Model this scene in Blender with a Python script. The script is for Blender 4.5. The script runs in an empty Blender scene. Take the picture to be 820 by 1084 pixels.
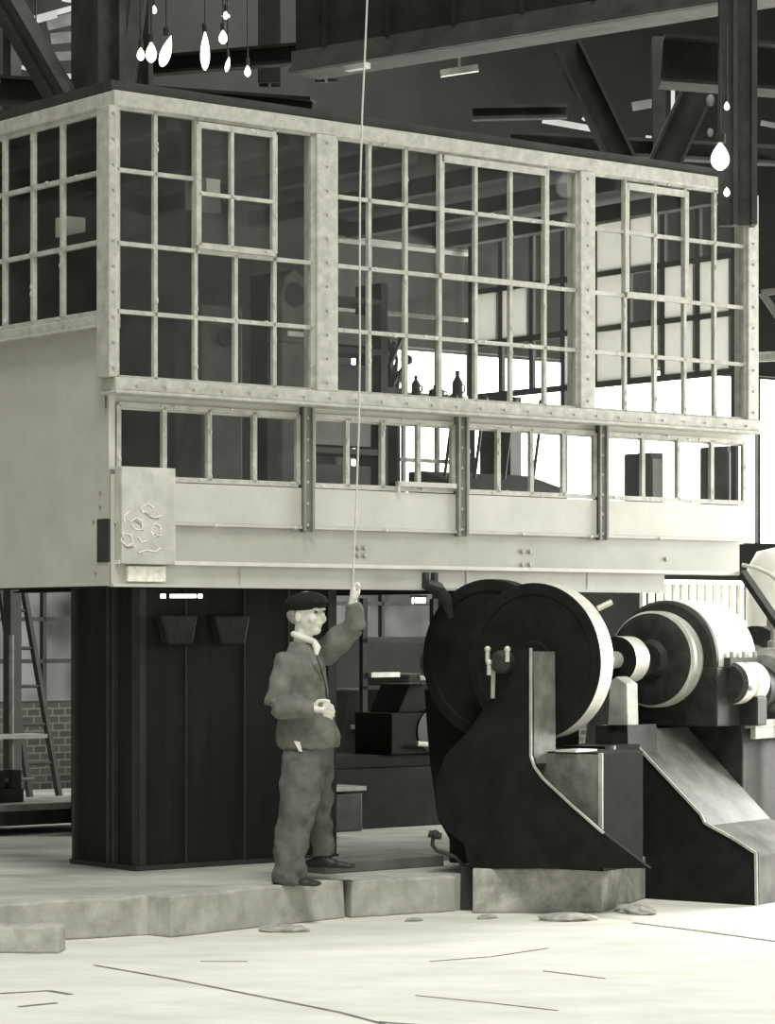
import bpy, bmesh, math, random
from mathutils import Vector, Matrix
random.seed(7)
sc = bpy.context.scene
col = sc.collection
F, CX, CY, H = 2955.0, 410.0, 668.0, 1.70          # focal length in pixels, vanishing level, eye height

# ------------------------------------------------------------------ frames
def at(px, py, Y):
    return Vector(((px - CX) / F * Y, Y, H - (py - CY) / F * Y))
def ground(px, py, z=0.0):
    return at(px, py, (H - z) * F / (py - CY))
UX, UY = .7793, .6266                               # direction along the cabin front
C0 = (-1.570, 16.0)
ANG = math.atan2(UY, UX)
def W(u, v, z=0.0):
    return Vector((C0[0] + u * UX - v * UY, C0[1] + u * UY + v * UX, z))
def uz(px, py, v=0.0):                              # ray onto the plane v = const
    k = (px - CX) / F; ox, oy = C0[0] - v * UY, C0[1] + v * UX
    u = (k * oy - ox) / (UX - k * UY); Y = oy + u * UY
    return u, H - (py - CY) / F * Y
def vz(px, py, u=0.0):                              # ray onto the plane u = const
    k = (px - CX) / F; ox, oy = C0[0] + u * UX, C0[1] + u * UY
    v = (k * oy - ox) / (-UY - k * UX); Y = oy + v * UX
    return v, H - (py - CY) / F * Y
MA = math.radians(35); AX, AY = math.sin(MA), math.cos(MA)
M0 = (.886, 17.01); MROT = math.atan2(AY, AX)
def ab(px, py, a):                                  # ray onto the machine plane a = const -> (b, z)
    k = (px - CX) / F; ox, oy = M0[0] + a * AX, M0[1] + a * AY
    b = (k * oy - ox) / (-AY - k * AX); Y = oy + b * AX
    return b, H - (py - CY) / F * Y

# ------------------------------------------------------------------ materials
TINT = (1.0, 1.0, .885)
def mat(name, v, rough=.6, amt=.15, scale=6.0, metal=0.0, bump=0.0, spec=.4, tint=TINT, stretch=(1, 1, 1), detail=6):
    m = bpy.data.materials.new(name); m.use_nodes = True
    nt = m.node_tree; N = nt.nodes; L = nt.links
    b = N['Principled BSDF']; b.inputs['Roughness'].default_value = rough
    b.inputs['Metallic'].default_value = metal; b.inputs['Specular IOR Level'].default_value = spec
    tc = N.new('ShaderNodeTexCoord'); mp = N.new('ShaderNodeMapping'); mp.inputs['Scale'].default_value = stretch
    no = N.new('ShaderNodeTexNoise'); no.inputs['Scale'].default_value = scale; no.inputs['Detail'].default_value = detail
    no.inputs['Roughness'].default_value = .65
    cr = N.new('ShaderNodeValToRGB')
    lo, hi = v * (1 - amt), min(1, v * (1 + amt))
    cr.color_ramp.elements[0].position = .32; cr.color_ramp.elements[1].position = .68
    cr.color_ramp.elements[0].color = (lo * tint[0], lo * tint[1], lo * tint[2], 1)
    cr.color_ramp.elements[1].color = (hi * tint[0], hi * tint[1], hi * tint[2], 1)
    L.new(tc.outputs['Object'], mp.inputs['Vector']); L.new(mp.outputs['Vector'], no.inputs['Vector'])
    L.new(no.outputs['Fac'], cr.inputs['Fac']); L.new(cr.outputs['Color'], b.inputs['Base Color'])
    if bump:
        bp = N.new('ShaderNodeBump'); bp.inputs['Strength'].default_value = bump; bp.inputs['Distance'].default_value = .02
        L.new(no.outputs['Fac'], bp.inputs['Height']); L.new(bp.outputs['Normal'], b.inputs['Normal'])
    return m
def emis(name, v, s, noise=0.0, scale=1.0):
    m = bpy.data.materials.new(name); m.use_nodes = True; nt = m.node_tree; N = nt.nodes
    N.remove(N['Principled BSDF']); e = N.new('ShaderNodeEmission')
    e.inputs['Strength'].default_value = s; e.inputs['Color'].default_value = (v, v, v * .93, 1)
    if noise:
        tc = N.new('ShaderNodeTexCoord'); no = N.new('ShaderNodeTexNoise'); no.inputs['Scale'].default_value = scale
        mr = N.new('ShaderNodeMapRange'); mr.inputs['From Min'].default_value = .35; mr.inputs['From Max'].default_value = .65
        mr.inputs['To Min'].default_value = s * (1 - noise); mr.inputs['To Max'].default_value = s
        nt.links.new(tc.outputs['Object'], no.inputs['Vector']); nt.links.new(no.outputs['Fac'], mr.inputs['Value'])
        nt.links.new(mr.outputs['Result'], e.inputs['Strength'])
    nt.links.new(e.outputs[0], N['Material Output'].inputs['Surface'])
    return m
def glass(name, dust=.10, gl=.05, dustv=.25):
    m = bpy.data.materials.new(name); m.use_nodes = True; nt = m.node_tree; N = nt.nodes; L = nt.links
    N.remove(N['Principled BSDF'])
    t = N.new('ShaderNodeBsdfTransparent'); g = N.new('ShaderNodeBsdfGlossy'); g.inputs['Roughness'].default_value = .06
    d = N.new('ShaderNodeBsdfDiffuse'); d.inputs['Color'].default_value = (dustv, dustv, dustv * .88, 1)
    m1 = N.new('ShaderNodeMixShader'); m1.inputs[0].default_value = gl
    m2 = N.new('ShaderNodeMixShader')
    tc = N.new('ShaderNodeTexCoord'); no = N.new('ShaderNodeTexNoise'); no.inputs['Scale'].default_value = 5; no.inputs['Detail'].default_value = 8
    mr = N.new('ShaderNodeMapRange'); mr.inputs['From Min'].default_value = .35; mr.inputs['From Max'].default_value = .75
    mr.inputs['To Min'].default_value = dust * .5; mr.inputs['To Max'].default_value = dust * 2
    L.new(tc.outputs['Object'], no.inputs['Vector']); L.new(no.outputs['Fac'], mr.inputs['Value'])
    L.new(t.outputs[0], m1.inputs[1]); L.new(g.outputs[0], m1.inputs[2])
    L.new(mr.outputs['Result'], m2.inputs[0]); L.new(m1.outputs[0], m2.inputs[1]); L.new(d.outputs[0], m2.inputs[2])
    L.new(m2.outputs[0], N['Material Output'].inputs['Surface'])
    return m
def frosted(name, v):
    m = bpy.data.materials.new(name); m.use_nodes = True; nt = m.node_tree; N = nt.nodes; L = nt.links
    N.remove(N['Principled BSDF'])
    t = N.new('ShaderNodeBsdfTranslucent'); d = N.new('ShaderNodeBsdfDiffuse')
    for n in (t, d): n.inputs['Color'].default_value = (v, v, v * .95, 1)
    m1 = N.new('ShaderNodeMixShader'); m1.inputs[0].default_value = .35
    L.new(t.outputs[0], m1.inputs[1]); L.new(d.outputs[0], m1.inputs[2]); L.new(m1.outputs[0], N['Material Output'].inputs['Surface'])
    return m
def brick(name, v):
    m = bpy.data.materials.new(name); m.use_nodes = True; nt = m.node_tree; N = nt.nodes; L = nt.links
    b = N['Principled BSDF']; b.inputs['Roughness'].default_value = .9
    tc = N.new('ShaderNodeTexCoord'); mp = N.new('ShaderNodeMapping'); mp.inputs['Rotation'].default_value = (math.radians(90), 0, 0)
    br = N.new('ShaderNodeTexBrick'); br.inputs['Scale'].default_value = 3.6; br.inputs['Mortar Size'].default_value = .03
    for i, k in (('Color1', v), ('Color2', v * .6), ('Mortar', v * 1.9)): br.inputs[i].default_value = (k, k, k * .86, 1)
    L.new(tc.outputs['Object'], mp.inputs['Vector']); L.new(mp.outputs['Vector'], br.inputs['Vector']); L.new(br.outputs['Color'], b.inputs['Base Color'])
    return m

PAINT = mat('grey_paint', .50, .55, .10, 3, bump=.05)
PAINT2 = mat('pale_frame_paint', .45, .6, .22, 14, bump=.1)
PANEL = mat('pale_sheet_metal', .52, .5, .10, 2.5)
WEB = mat('beam_grey', .40, .5, .10, 3)
FLANGE = mat('bright_flange', .66, .45, .1, 8)
PLATE = mat('bare_plate', .50, .6, .2, 7)
CHALK = mat('chalk', .85, .9, .2, 30)
PENCIL = mat('dark_marks', .18, .9, .2, 30)
RIVET = mat('rivet_grey', .28, .5, .1, 20)
POSTM = mat('post_steel', .22, .5, .2, 8)
BLACK = mat('black_iron', .015, .85, .3, 6, spec=.12)
BLACK2 = mat('dark_iron', .03, .6, .5, 9, spec=.3)
DARK = mat('dark_steel', .04, .7, .3, 5, spec=.3)
SOOT = mat('sooty_steel', .022, .8, .4, 4, spec=.2)
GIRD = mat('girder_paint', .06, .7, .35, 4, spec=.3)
MIDG = mat('worn_grey_iron', .16, .6, .5, 7, spec=.4, bump=.1)
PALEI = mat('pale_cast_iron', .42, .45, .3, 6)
POLISH = mat('machined_steel', .62, .38, .12, 12, metal=.35)
CLAD = mat('dark_cladding', .020, .75, .35, 1.2, spec=.25, stretch=(6, 6, .6))
CLAD2 = mat('dark_angle', .05, .6, .3, 5, spec=.3)
CONC = mat('kerb_concrete', .42, .9, .25, 7, bump=.35)
CONC2 = mat('plinth_concrete', .38, .9, .4, 9, bump=.35)
FLOOR = mat('floor_concrete', .68, .85, .14, 1.3, bump=.1, stretch=(1, 2.2, 1), detail=9)
SLAB = mat('slab_concrete', .42, .85, .32, 1.1, bump=.1, stretch=(1, 2.5, 1), detail=9)
CRACK = mat('floor_crack', .16, .9, .5, 8)
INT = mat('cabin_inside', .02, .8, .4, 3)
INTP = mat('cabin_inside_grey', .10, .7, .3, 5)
PAPER = mat('paper', .62, .8, .1, 6)
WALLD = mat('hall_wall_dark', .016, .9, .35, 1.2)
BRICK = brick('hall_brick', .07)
WOOD = mat('bench_wood', .30, .7, .3, 6)
GLASS = glass('cabin_glass', .022, .02, .3)
FROST = frosted('whitened_glass', .60)
LIT = emis('daylight_window', 1.0, 9.0, .3, .8)
LITD = emis('dim_daylight_window', .30, 1.0, .85, 1.3)
LITM = emis('far_daylight_window', .9, 1.1, .5, 1.5)
BULB = emis('lamp_glow', 1.0, 5.0)
SLOT = emis('roof_daylight', .85, 1.0, .45, 3)

# ------------------------------------------------------------------ mesh builder
class MB:
    def __init__(s): s.bm = bmesh.new(); s.mi = 0
    def face(s, pts):
        vs = [s.bm.verts.new(p) for p in pts]
        f = s.bm.faces.new(vs); f.material_index = s.mi; return f
    def hexa(s, c):                                  # 8 corners: bottom 4, top 4
        v = [s.bm.verts.new(p) for p in c]
        for q in ((3,2,1,0),(4,5,6,7),(0,1,5,4),(1,2,6,5),(2,3,7,6),(3,0,4,7)):
            s.bm.faces.new([v[i] for i in q]).material_index = s.mi
        return s
    def box(s, x0, x1, y0, y1, z0, z1):
        return s.hexa([(x0,y0,z0),(x1,y0,z0),(x1,y1,z0),(x0,y1,z0),(x0,y0,z1),(x1,y0,z1),(x1,y1,z1),(x0,y1,z1)])
    def bar(s, p, q, w, d, up=(0, 0, 1)):            # square bar between two points
        p, q = Vector(p), Vector(q); t = (q - p).normalized(); up = Vector(up)
        if abs(t.dot(up)) > .98: up = Vector((0, 1, 0))
        a = t.cross(up).normalized() * w / 2; b = a.cross(t).normalized() * d / 2
        return s.hexa([p-a-b, p+a-b, p+a+b, p-a+b, q-a-b, q+a-b, q+a+b, q-a+b])
    def ibeam(s, p, q, w, h, t=.03, up=(0, 0, 1)):   # rolled I section: two flanges and a web
        p, q = Vector(p), Vector(q); d = (q - p).normalized(); up = Vector(up)
        if abs(d.dot(up)) > .98: up = Vector((0, 1, 0))
        a = d.cross(up).normalized(); b = a.cross(d).normalized()
        for k in (-1, 1):
            o = b * (k * (h / 2 - t / 2)); s.bar(p + o, q + o, w, t, b)
        return s.bar(p, q, t * .8, h - 2 * t, b)
    def tube(s, pts, r, n=12, cap=True, flat=None):
        pts = [Vector(p) for p in pts]
        rs = r if isinstance(r, (list, tuple)) else [r] * len(pts)
        rings = []; pa = None
        for i, p in enumerate(pts):
            t = (pts[min(i+1, len(pts)-1)] - pts[max(i-1, 0)]).normalized()
            if pa is None: pa = t.cross(Vector((0, 0, 1)) if abs(t.z) < .9 else Vector((0, 1, 0))).normalized()
            pa = (pa - t * pa.dot(t)).normalized(); pb = t.cross(pa)
            rr = rs[i]; ra, rb = (rr if isinstance(rr, (list, tuple)) else (rr, rr))
            rings.append([s.bm.verts.new(p + pa * math.cos(6.2832*k/n) * ra + pb * math.sin(6.2832*k/n) * rb) for k in range(n)])
        for A, B in zip(rings, rings[1:]):
            for k in range(n): s.bm.faces.new([A[k], A[(k+1)%n], B[(k+1)%n], B[k]]).material_index = s.mi
        if cap:
            s.bm.faces.new(rings[0][::-1]).material_index = s.mi; s.bm.faces.new(rings[-1]).material_index = s.mi
        return s
    def loft(s, secs, n=24):                         # horizontal elliptical sections (x, y, z, rx, ry[, rot])
        rings = []
        for q in secs:
            x, y, z, rx, ry = q[:5]; ro = q[5] if len(q) > 5 else 0
            ring = []
            for k in range(n):
                c, e = math.cos(6.2832*k/n) * rx, math.sin(6.2832*k/n) * ry
                ring.append(s.bm.verts.new((x + c*math.cos(ro) - e*math.sin(ro), y + c*math.sin(ro) + e*math.cos(ro), z)))
            rings.append(ring)
        for A, B in zip(rings, rings[1:]):
            for k in range(n): s.bm.faces.new([A[k], A[(k+1)%n], B[(k+1)%n], B[k]]).material_index = s.mi
        s.bm.faces.new(rings[0][::-1]).material_index = s.mi; s.bm.faces.new(rings[-1]).material_index = s.mi
        return s
    def lathe(s, prof, c=(0, 0, 0), n=48, a0=0, a1=6.28319, axis='x'):  # profile of (along, radius)
        full = abs(a1 - a0 - 6.28319) < .01; m = n if full else n + 1; rings = []
        for (x, r) in prof:
            ring = []
            for k in range(m):
                t = a0 + (a1 - a0) * k / n
                d = (x, r*math.cos(t), r*math.sin(t)) if axis == 'x' else (r*math.cos(t), r*math.sin(t), x)
                ring.append(s.bm.verts.new((c[0]+d[0], c[1]+d[1], c[2]+d[2])))
            rings.append(ring)
        for i in range(len(rings)-1):
            A, B = rings[i], rings[i+1]
            for k in range(n if full else n):
                j = (k+1) % m if full else k+1
                try: s.bm.faces.new([A[k], A[j], B[j], B[k]]).material_index = s.mi
                except ValueError: pass
        return s
    def prism(s, poly, lo, hi, axis='x'):            # polygon extruded; axis 'x' takes (y,z), 'y' takes (x,z), 'z' takes (x,y)
        def P(p, t): return {'x': (t, p[0], p[1]), 'y': (p[0], t, p[1]), 'z': (p[0], p[1], t)}[axis]
        A = [s.bm.verts.new(P(p, lo)) for p in poly]; B = [s.bm.verts.new(P(p, hi)) for p in poly]
        s.bm.faces.new(A).material_index = s.mi; s.bm.faces.new(B[::-1]).material_index = s.mi
        for i in range(len(poly)):
            j = (i+1) % len(poly); s.bm.faces.new([A[j], A[i], B[i], B[j]]).material_index = s.mi
        return s
    def ball(s, c, r, sx=1, sy=1, sz=1, seg=12):
        m = Matrix.Translation(c) @ Matrix.Diagonal((r*sx, r*sy, r*sz, 1))
        f0 = len(s.bm.faces); bmesh.ops.create_uvsphere(s.bm, u_segments=seg, v_segments=max(6, seg//2+1), radius=1, matrix=m)
        s.bm.faces.ensure_lookup_table()
        for f in s.bm.faces[f0:]: f.material_index = s.mi
        return s
    def build(s, name, m, parent=None, smooth=False, bevel=0, loc=None, rotz=0):
        bmesh.ops.recalc_face_normals(s.bm, faces=s.bm.faces)
        me = bpy.data.meshes.new(name); s.bm.to_mesh(me); s.bm.free()
        for q in (m if isinstance(m, (list, tuple)) else [m]): me.materials.append(q)
        o = bpy.data.objects.new(name, me); col.objects.link(o)
        if parent: o.parent = parent
        if loc is not None: o.location = loc
        o.rotation_euler.z = rotz
        if bevel:
            b = o.modifiers.new('bevel', 'BEVEL'); b.width = bevel; b.segments = 2; b.limit_method = 'ANGLE'
        if smooth:
            me.shade_smooth()
            try: me.set_sharp_from_angle(angle=math.radians(35))
            except Exception: pass
        return o
def tag(o, label=None, cat=None, group=None, kind=None):
    if label: o['label'] = label
    if cat: o['category'] = cat
    if group: o['group'] = group
    if kind: o['kind'] = kind
    return o
def thing(name, label, cat, loc=(0, 0, 0), rotz=0, group=None):
    o = bpy.data.objects.new(name, None); col.objects.link(o); o.location = loc; o.rotation_euler.z = rotz
    return tag(o, label, cat, group)
def copy_tree(o, parent=None):
    c = o.copy(); col.objects.link(c)
    if parent: c.parent = parent
    for ch in list(o.children): copy_tree(ch, c)
    return c
def struct(o): o['kind'] = 'structure'; return o
BASE = W(0, 0, 0)                                    # cabin-aligned frame for the hall shell
def hall(mb, name, m, **k): return struct(mb.build(name, m, None, loc=BASE, rotz=ANG, **k))

# ================================================================== THE HALL
g = MB(); g.box(-30, 40, -1, 45, -.3, 0); fl = g.build('floor', FLOOR, loc=(0, 0, 0)); struct(fl)
# kerb blocks: front ground corners read off the floor
k0, k1 = ground(-60, 1004), ground(175, 989); k2, k3 = ground(184, 993), ground(366, 972); k4, k5 = ground(373, 972), ground(485, 965)
VD = Vector((-UY, UX, 0))
p1, p2, p3 = ground(500, 967), ground(637, 966), ground(690, 949)
edge = [k0 + VD*.2, k2 + VD*.2, k4 + VD*.2, p1 + Vector((-.02, .22, 0)), p2 + VD*.3, p3 + VD*.1]
far = [W(7, 8.9), W(-14, 8.9), W(-14, .3)]
g = MB(); g.prism([(p.x, p.y) for p in edge + [W(4.1, .5)] + far], .004, .22, 'z')
sl = g.build('floor', SLAB); struct(sl); sl.name = 'floor_slab'
# joints and cracks in the near floor
g = MB()
def crack(pts, w):
    P = [ground(*p) for p in pts]
    for a, b in zip(P, P[1:]):
        d = (b - a).normalized(); n = Vector((-d.y, d.x, 0)) * w / 2
        g.hexa([a-n, b-n, b+n, a+n] and [Vector((q.x, q.y, z)) for z in (-.002, .0025) for q in (a-n, b-n, b+n, a+n)])
crack([(100, 1022), (180, 1036), (290, 1058), (360, 1072), (412, 1086)], .022)
crack([(0, 1052), (52, 1049), (75, 1053)], .03)
crack([(20, 1066), (60, 1062)], .03)
crack([(670, 977), (735, 985), (822, 997)], .03)
crack([(455, 1018), (520, 1013), (580, 1004)], .014)
crack([(575, 1028), (640, 1036)], .014)
crack([(440, 1054), (520, 1062), (590, 1070)], .014)
crack([(400, 1082), (440, 1085), (470, 1092)], .03)
crack([(212, 1018), (262, 1018)], .014)
fc = g.build('floor_crack', CRACK); struct(fc)

VB = 9.0                                             # back wall plane
def bwall(px, py): return uz(px, py, VB)
# windows in the back wall: (u0, u1, z0, z1)
uL0, zt = bwall(-60, 628); uL1, _ = bwall(90, 628)
uC0, _ = bwall(352, 640); uC1, _ = bwall(470, 640)
uR0, _ = bwall(372, 420)
wins = [(uL0, uL1, 1.02, 3.0, LITD), (uC0, uC1, 1.62, 2.35, LITD), (uR0, 24.0, 2.70, 4.65, LIT)]
holes = sorted(wins)
g = MB()
def wallrow(z0, z1, cuts):
    u = -10.0
    for a, b in cuts:
        if a > u: g.box(u, a, VB, VB+.35, z0, z1)
        u = b
    g.box(u, 26.0, VB, VB+.35, z0, z1)
zs = sorted({0.0, 9.5} | {w[2] for w in wins} | {w[3] for w in wins})
for z0, z1 in zip(zs, zs[1:]):
    if z0 >= 1.0: continue
    wallrow(z0, z1, [])
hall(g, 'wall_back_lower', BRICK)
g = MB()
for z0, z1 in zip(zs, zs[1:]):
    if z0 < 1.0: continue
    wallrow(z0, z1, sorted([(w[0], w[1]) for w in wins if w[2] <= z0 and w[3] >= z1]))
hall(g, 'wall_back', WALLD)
for i, (u0, u1, z0, z1, lm) in enumerate(wins):
    g = MB(); g.box(u0, u1, VB+.2, VB+.22, z0, z1); hall(g, 'window_%d' % (i+1), lm)
    g = MB(); n = max(2, round((u1-u0)/(.42 if i != 1 else 1.2))); bw = .02
    if i == 2: n = 5
    for k in range(n+1):
        u = u0 + (u1-u0)*k/n; g.box(u-.02, u+.02, VB+.1, VB+.16, z0, z1)
    m_ = max(1, round((z1-z0)/.42)) if i < 2 else 1
    for k in range(m_+1):
        z = z0 + (z1-z0)*k/m_; g.box(u0, u1, VB+.1, VB+.16, z-.02, z+.02)
    hall(g, 'window_frame_%d' % (i+1), DARK)
# side wall on the left and roof deck over the far bays
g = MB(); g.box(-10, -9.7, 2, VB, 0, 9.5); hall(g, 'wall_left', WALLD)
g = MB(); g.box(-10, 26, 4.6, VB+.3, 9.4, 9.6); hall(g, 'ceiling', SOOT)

# ================================================================== KERB BLOCKS
def block(name, a, b, h, depth, label, m=CONC, jit=.012, group='kerb blocks', seed=0):
    rnd = random.Random(seed); o0 = a.copy(); L = (b-a).length; t = (b-a).normalized(); n = Vector((-t.y, t.x, 0))
    g = MB(); nx = 10
    for j in range(0, 1): pass
    bm = g.bm; gx = [[None]*4 for _ in range(nx+1)]
    for i in range(nx+1):
        x = L*i/nx; e = .02 if i in (0, nx) else 0
        q = [(0, 0), (depth, 0), (depth, h), (0, h)]
        for k, (y, z) in enumerate(q):
            gx[i][k] = bm.verts.new((x + rnd.uniform(-jit, jit)*(i not in (0,nx)), y + (rnd.uniform(0, jit*2) if k in (0,3) else 0), z + (rnd.uniform(-jit, 0) if z > 0 else 0)))
    for i in range(nx):
        for k in range(4): bm.faces.new([gx[i][k], gx[i][(k+1)%4], gx[i+1][(k+1)%4], gx[i+1][k]])
    bm.faces.new(gx[0]); bm.faces.new(gx[nx][::-1])
    o = g.build(name, m, loc=(a.x, a.y, 0), rotz=math.atan2(t.y, t.x), bevel=.012)
    return tag(o, label, 'kerb block', group)
block('kerb_block', k0, k1, .226, .24, 'long pale concrete kerb block at the left edge of the floor', seed=1)
block('kerb_block', k2, k3, .235, .24, 'long concrete kerb block directly in front of the standing man\'s shoes', seed=2)
block('kerb_block', k4, k5, .225, .24, 'shorter concrete kerb block between the man and the bent pipe', seed=3)
a, b = ground(-60, 1009), ground(62, 1010)
o = block('concrete_chunk', a - VD*.0, b, .15, .2, 'low broken concrete chunk lying in front of the leftmost kerb block', seed=4, jit=.02, group=None)
o['category'] = 'concrete block'
# plinth under the flywheel machine
g = MB(); back = [p3 + Vector((.12, .95, 0)), p1 + Vector((.05, 1.2, 0))]
foot = [p1, p2, p3] + back
g.prism([(p.x - p1.x, p.y - p1.y) for p in foot], 0, .268, 'z')
pl = g.build('concrete_plinth', CONC2, loc=(p1.x, p1.y, 0), bevel=.012)
tag(pl, 'stained concrete plinth under the black flywheel machine', 'plinth')
# a flat rubble patch in front of the plinth
for i, (px, py, s) in enumerate(((600, 974, .12), (515, 972, .06), (672, 966, .13), (300, 986, .10), (438, 975, .05))):
    c = ground(px, py); g = MB(); g.ball((0, 0, 0), s, 1.5, .8, .28, 12)
    for v in g.bm.verts: v.co += Vector((random.uniform(-1, 1), random.uniform(-1, 1), random.uniform(-.5, .5))) * s * .12
    o = g.build('rubble_lump', CONC2, loc=(c.x, c.y, s*.1), rotz=i)
    tag(o, ['flat lump of rubble at the foot of the plinth, near its middle', 'small lump of rubble at the left foot of the plinth',
            'flat lump of rubble at the right corner of the plinth', 'flat lump of rubble in front of the kerb block by the man',
            'tiny lump of rubble left of the bent pipe'][i], 'rubble')
# timber plank behind the kerb, right of the man
a, b = at(342, 915, 16.75), at(487, 920, 17.2)
a = W(uz(344, 0, .02)[0], .02); b = W(uz(470, 0, .02)[0], .02)
g = MB(); L = (b-a).length; g.box(0, L, 0, .34, 0, .07)
o = g.build('floor_plank', mat('plank_grey', .14, .85, .3, 4, stretch=(1, 8, 1)), loc=(a.x, a.y, .22), rotz=ANG, bevel=.006)
tag(o, 'dark grey plank lying on the slab behind the man\'s legs', 'plank')
# stub post with a bent pipe
c = ground(493.5, 964)
t = thing('bent_pipe_stand', 'short dark stub post with a bent pipe beside the plinth', 'pipe', (c.x, c.y+.05, 0))
g = MB(); g.prism([(-.036, 0), (.036, 0), (.032, .27), (-.032, .27)], -.045, .045, 'y'); g.build('stub_post', DARK, t, bevel=.006)
def s_(px, py): return ((px-493)/173.8, 0, (960-py)/173.8 + .01)
g = MB(); g.tube([s_(490, 922), s_(489, 914), s_(482, 906), s_(471, 902), s_(462, 899), s_(457, 893), s_(458, 886)], .012, 10); g.build('pipe', DARK, t, smooth=True)
g = MB(); g.tube([s_(453, 881), s_(467, 884)], .022, 10); g.ball(s_(460, 882), .03); g.build('pipe_cap', BLACK2, t, smooth=True)

# ================================================================== THE CONTROL CABIN
cab = thing('control_cabin', 'large raised glazed control cabin of pale grey steel and many small panes', 'control cabin', BASE, ANG)
zr = [3.15, 3.53, 3.92, 4.34, 4.70]
VF = -.05
U = lambda px, v=VF: uz(px, 400, v)[0]
uend = U(799)
DEP = 3.0
_rv = {}
def rivet(parent, c, rr, m=None):
    m = m or RIVET; key = (rr, m.name)
    if key not in _rv:
        g = MB(); g.ball((0, 0, 0), rr, 1, .6, 1, 8); o = g.build('rivet', m, parent); _rv[key] = o
    else:
        o = _rv[key].copy(); col.objects.link(o); o.parent = parent
    o.location = c; return o
# rails and posts
g = MB(); g.box(-.04, uend, VF-.02, .06, 4.70, 4.79); g.build('roof_rail', PAINT2, cab, bevel=.008)
g = MB(); g.box(-.04, uend+.02, VF-.035, .06, 3.075, 3.15); g.box(-.05, uend+.03, VF-.06, .06, 3.055, 3.075); sr = g.build('sill_rail', PAINT2, cab, bevel=.006)
for x0, x1 in ((113, 122), (333, 354), (612, 627), (789, 800)):
    g = MB(); g.box(U(x0), U(x1), VF-.025, .06, 3.15, 4.70)
    o = g.build('corner_post' if x0 in (113, 789) else 'window_post', PAINT2, cab, bevel=.006)
    uu = (U(x0)+U(x1))/2
    for k in range(11): rivet(o, (uu, VF-.027, 3.2+k*.145), .009)
for k in range(26): rivet(sr, (.1+k*.2, VF-.04, 3.105), .008)
def win(name, us, zs_, v, w=.024, skip=(), frame=.03, depth=.03, glassv=None, uv='u', ext=True, jag=True, gm=None, parent=None):
    """a metal window: outer frame, glazing bars, one mesh of panes under it. us/zs_: bar positions; skip: (i,j,side) bars left out"""
    g = MB(); rnd = random.Random(int(us[0]*100) + 3)
    def bx(a0, a1, c0, c1):
        if uv == 'u': g.box(a0, a1, v, v+depth, c0, c1)
        else: g.box(v, v+depth, a0, a1, c0, c1)
    n, m = len(us)-1, len(zs_)-1
    for i, u in enumerate(us):
        hw = frame/2 if i in (0, n) else w/2
        for j in range(m):
            if ('v', i, j) in skip: continue
            bx(u-hw, u+hw, zs_[j], zs_[j+1])
    for j, z in enumerate(zs_):
        hw = frame/2 if j in (0, m) else w/2
        for i in range(n):
            if ('h', i, j) in skip: continue
            bx(us[i], us[i+1], z-hw, z+hw)
    if jag:                                          # putty lumps along the bars
        for i, u in enumerate(us):
            for k in range(int((zs_[-1]-zs_[0])/.05)):
                if rnd.random() < .35:
                    z = rnd.uniform(zs_[0], zs_[-1]); c = (u + rnd.uniform(-1, 1)*w*.4, v+.005, z) if uv == 'u' else (v+.005, u + rnd.uniform(-1, 1)*w*.4, z)
                    j = max(j for j in range(m+1) if zs_[j] <= z+1e-6); j = min(j, m-1)
                    if ('v', i, j) in skip: continue
                    g.ball(c, rnd.uniform(.006, .013), 1, 1, 1.6, 6)
        for z_i, z in enumerate(zs_):
            for k in range(int((us[-1]-us[0])/.05)):
                if rnd.random() < .35:
                    u = rnd.uniform(us[0], us[-1]); i = max(i for i in range(n+1) if us[i] <= u+1e-6); i = min(i, n-1)
                    if ('h', i, z_i) in skip: continue
                    c = (u, v+.005, z + rnd.uniform(-1, 1)*w*.4) if uv == 'u' else (v+.005, u, z + rnd.uniform(-1, 1)*w*.4)
                    g.ball(c, rnd.uniform(.006, .012), 1.6 if uv == 'u' else 1, 1 if uv == 'u' else 1.6, 1, 6)
    fo = g.build(name, PAINT2, parent or cab)
    g = MB(); gv = v + depth*.6
    if uv == 'u': g.box(us[0], us[-1], gv, gv+.004, zs_[0], zs_[-1])
    else: g.box(gv, gv+.004, us[0], us[-1], zs_[0], zs_[-1])
    g.build('glass_panes', gm or GLASS, fo)
    return fo
us = [U(x) for x in (124, 165, 207.5, 250, 291, 331)]
w1 = win('window_frame', us, zr, VF, skip={('v', 3, 2), ('v', 3, 3), ('h', 2, 3), ('h', 3, 3), ('h', 4, 3)})
# opening casement in window 1
cs = [U(207.5), U(243), U(288)]; cz = [3.95, 4.255, 4.655]
cas = win('casement', cs, cz, VF-.03, w=.022, frame=.035, depth=.03, jag=True, parent=w1)
us = [U(x) for x in (355.5, 391.5, 430, 466, 504, 541, 577, 611)]
w2 = win('window_frame', us, zr, VF)
g = MB(); g.box(U(466), U(577), VF-.018, VF, 4.635, 4.68); g.box(U(466)-.018, U(466)+.018, VF-.018, VF, 3.94, 4.68); g.box(U(577)-.018, U(577)+.018, VF-.018, VF, 3.94, 4.68)
g.box(U(466), U(577), VF-.018, VF, 3.905, 3.94); g.build('casement', PAINT2, w2)
us = [U(x) for x in (628, 662, 693.5, 725, 757, 789)]
w3 = win('window_frame', us, zr, VF)
g = MB(); g.box(U(662), U(725), VF-.018, VF, 4.62, 4.665)
for x in (662, 725): g.box(U(x)-.018, U(x)+.018, VF-.018, VF, 3.94, 4.66)
g.box(U(662), U(725), VF-.018, VF, 3.905, 3.945); g.build('casement', PAINT2, w3)
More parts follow.
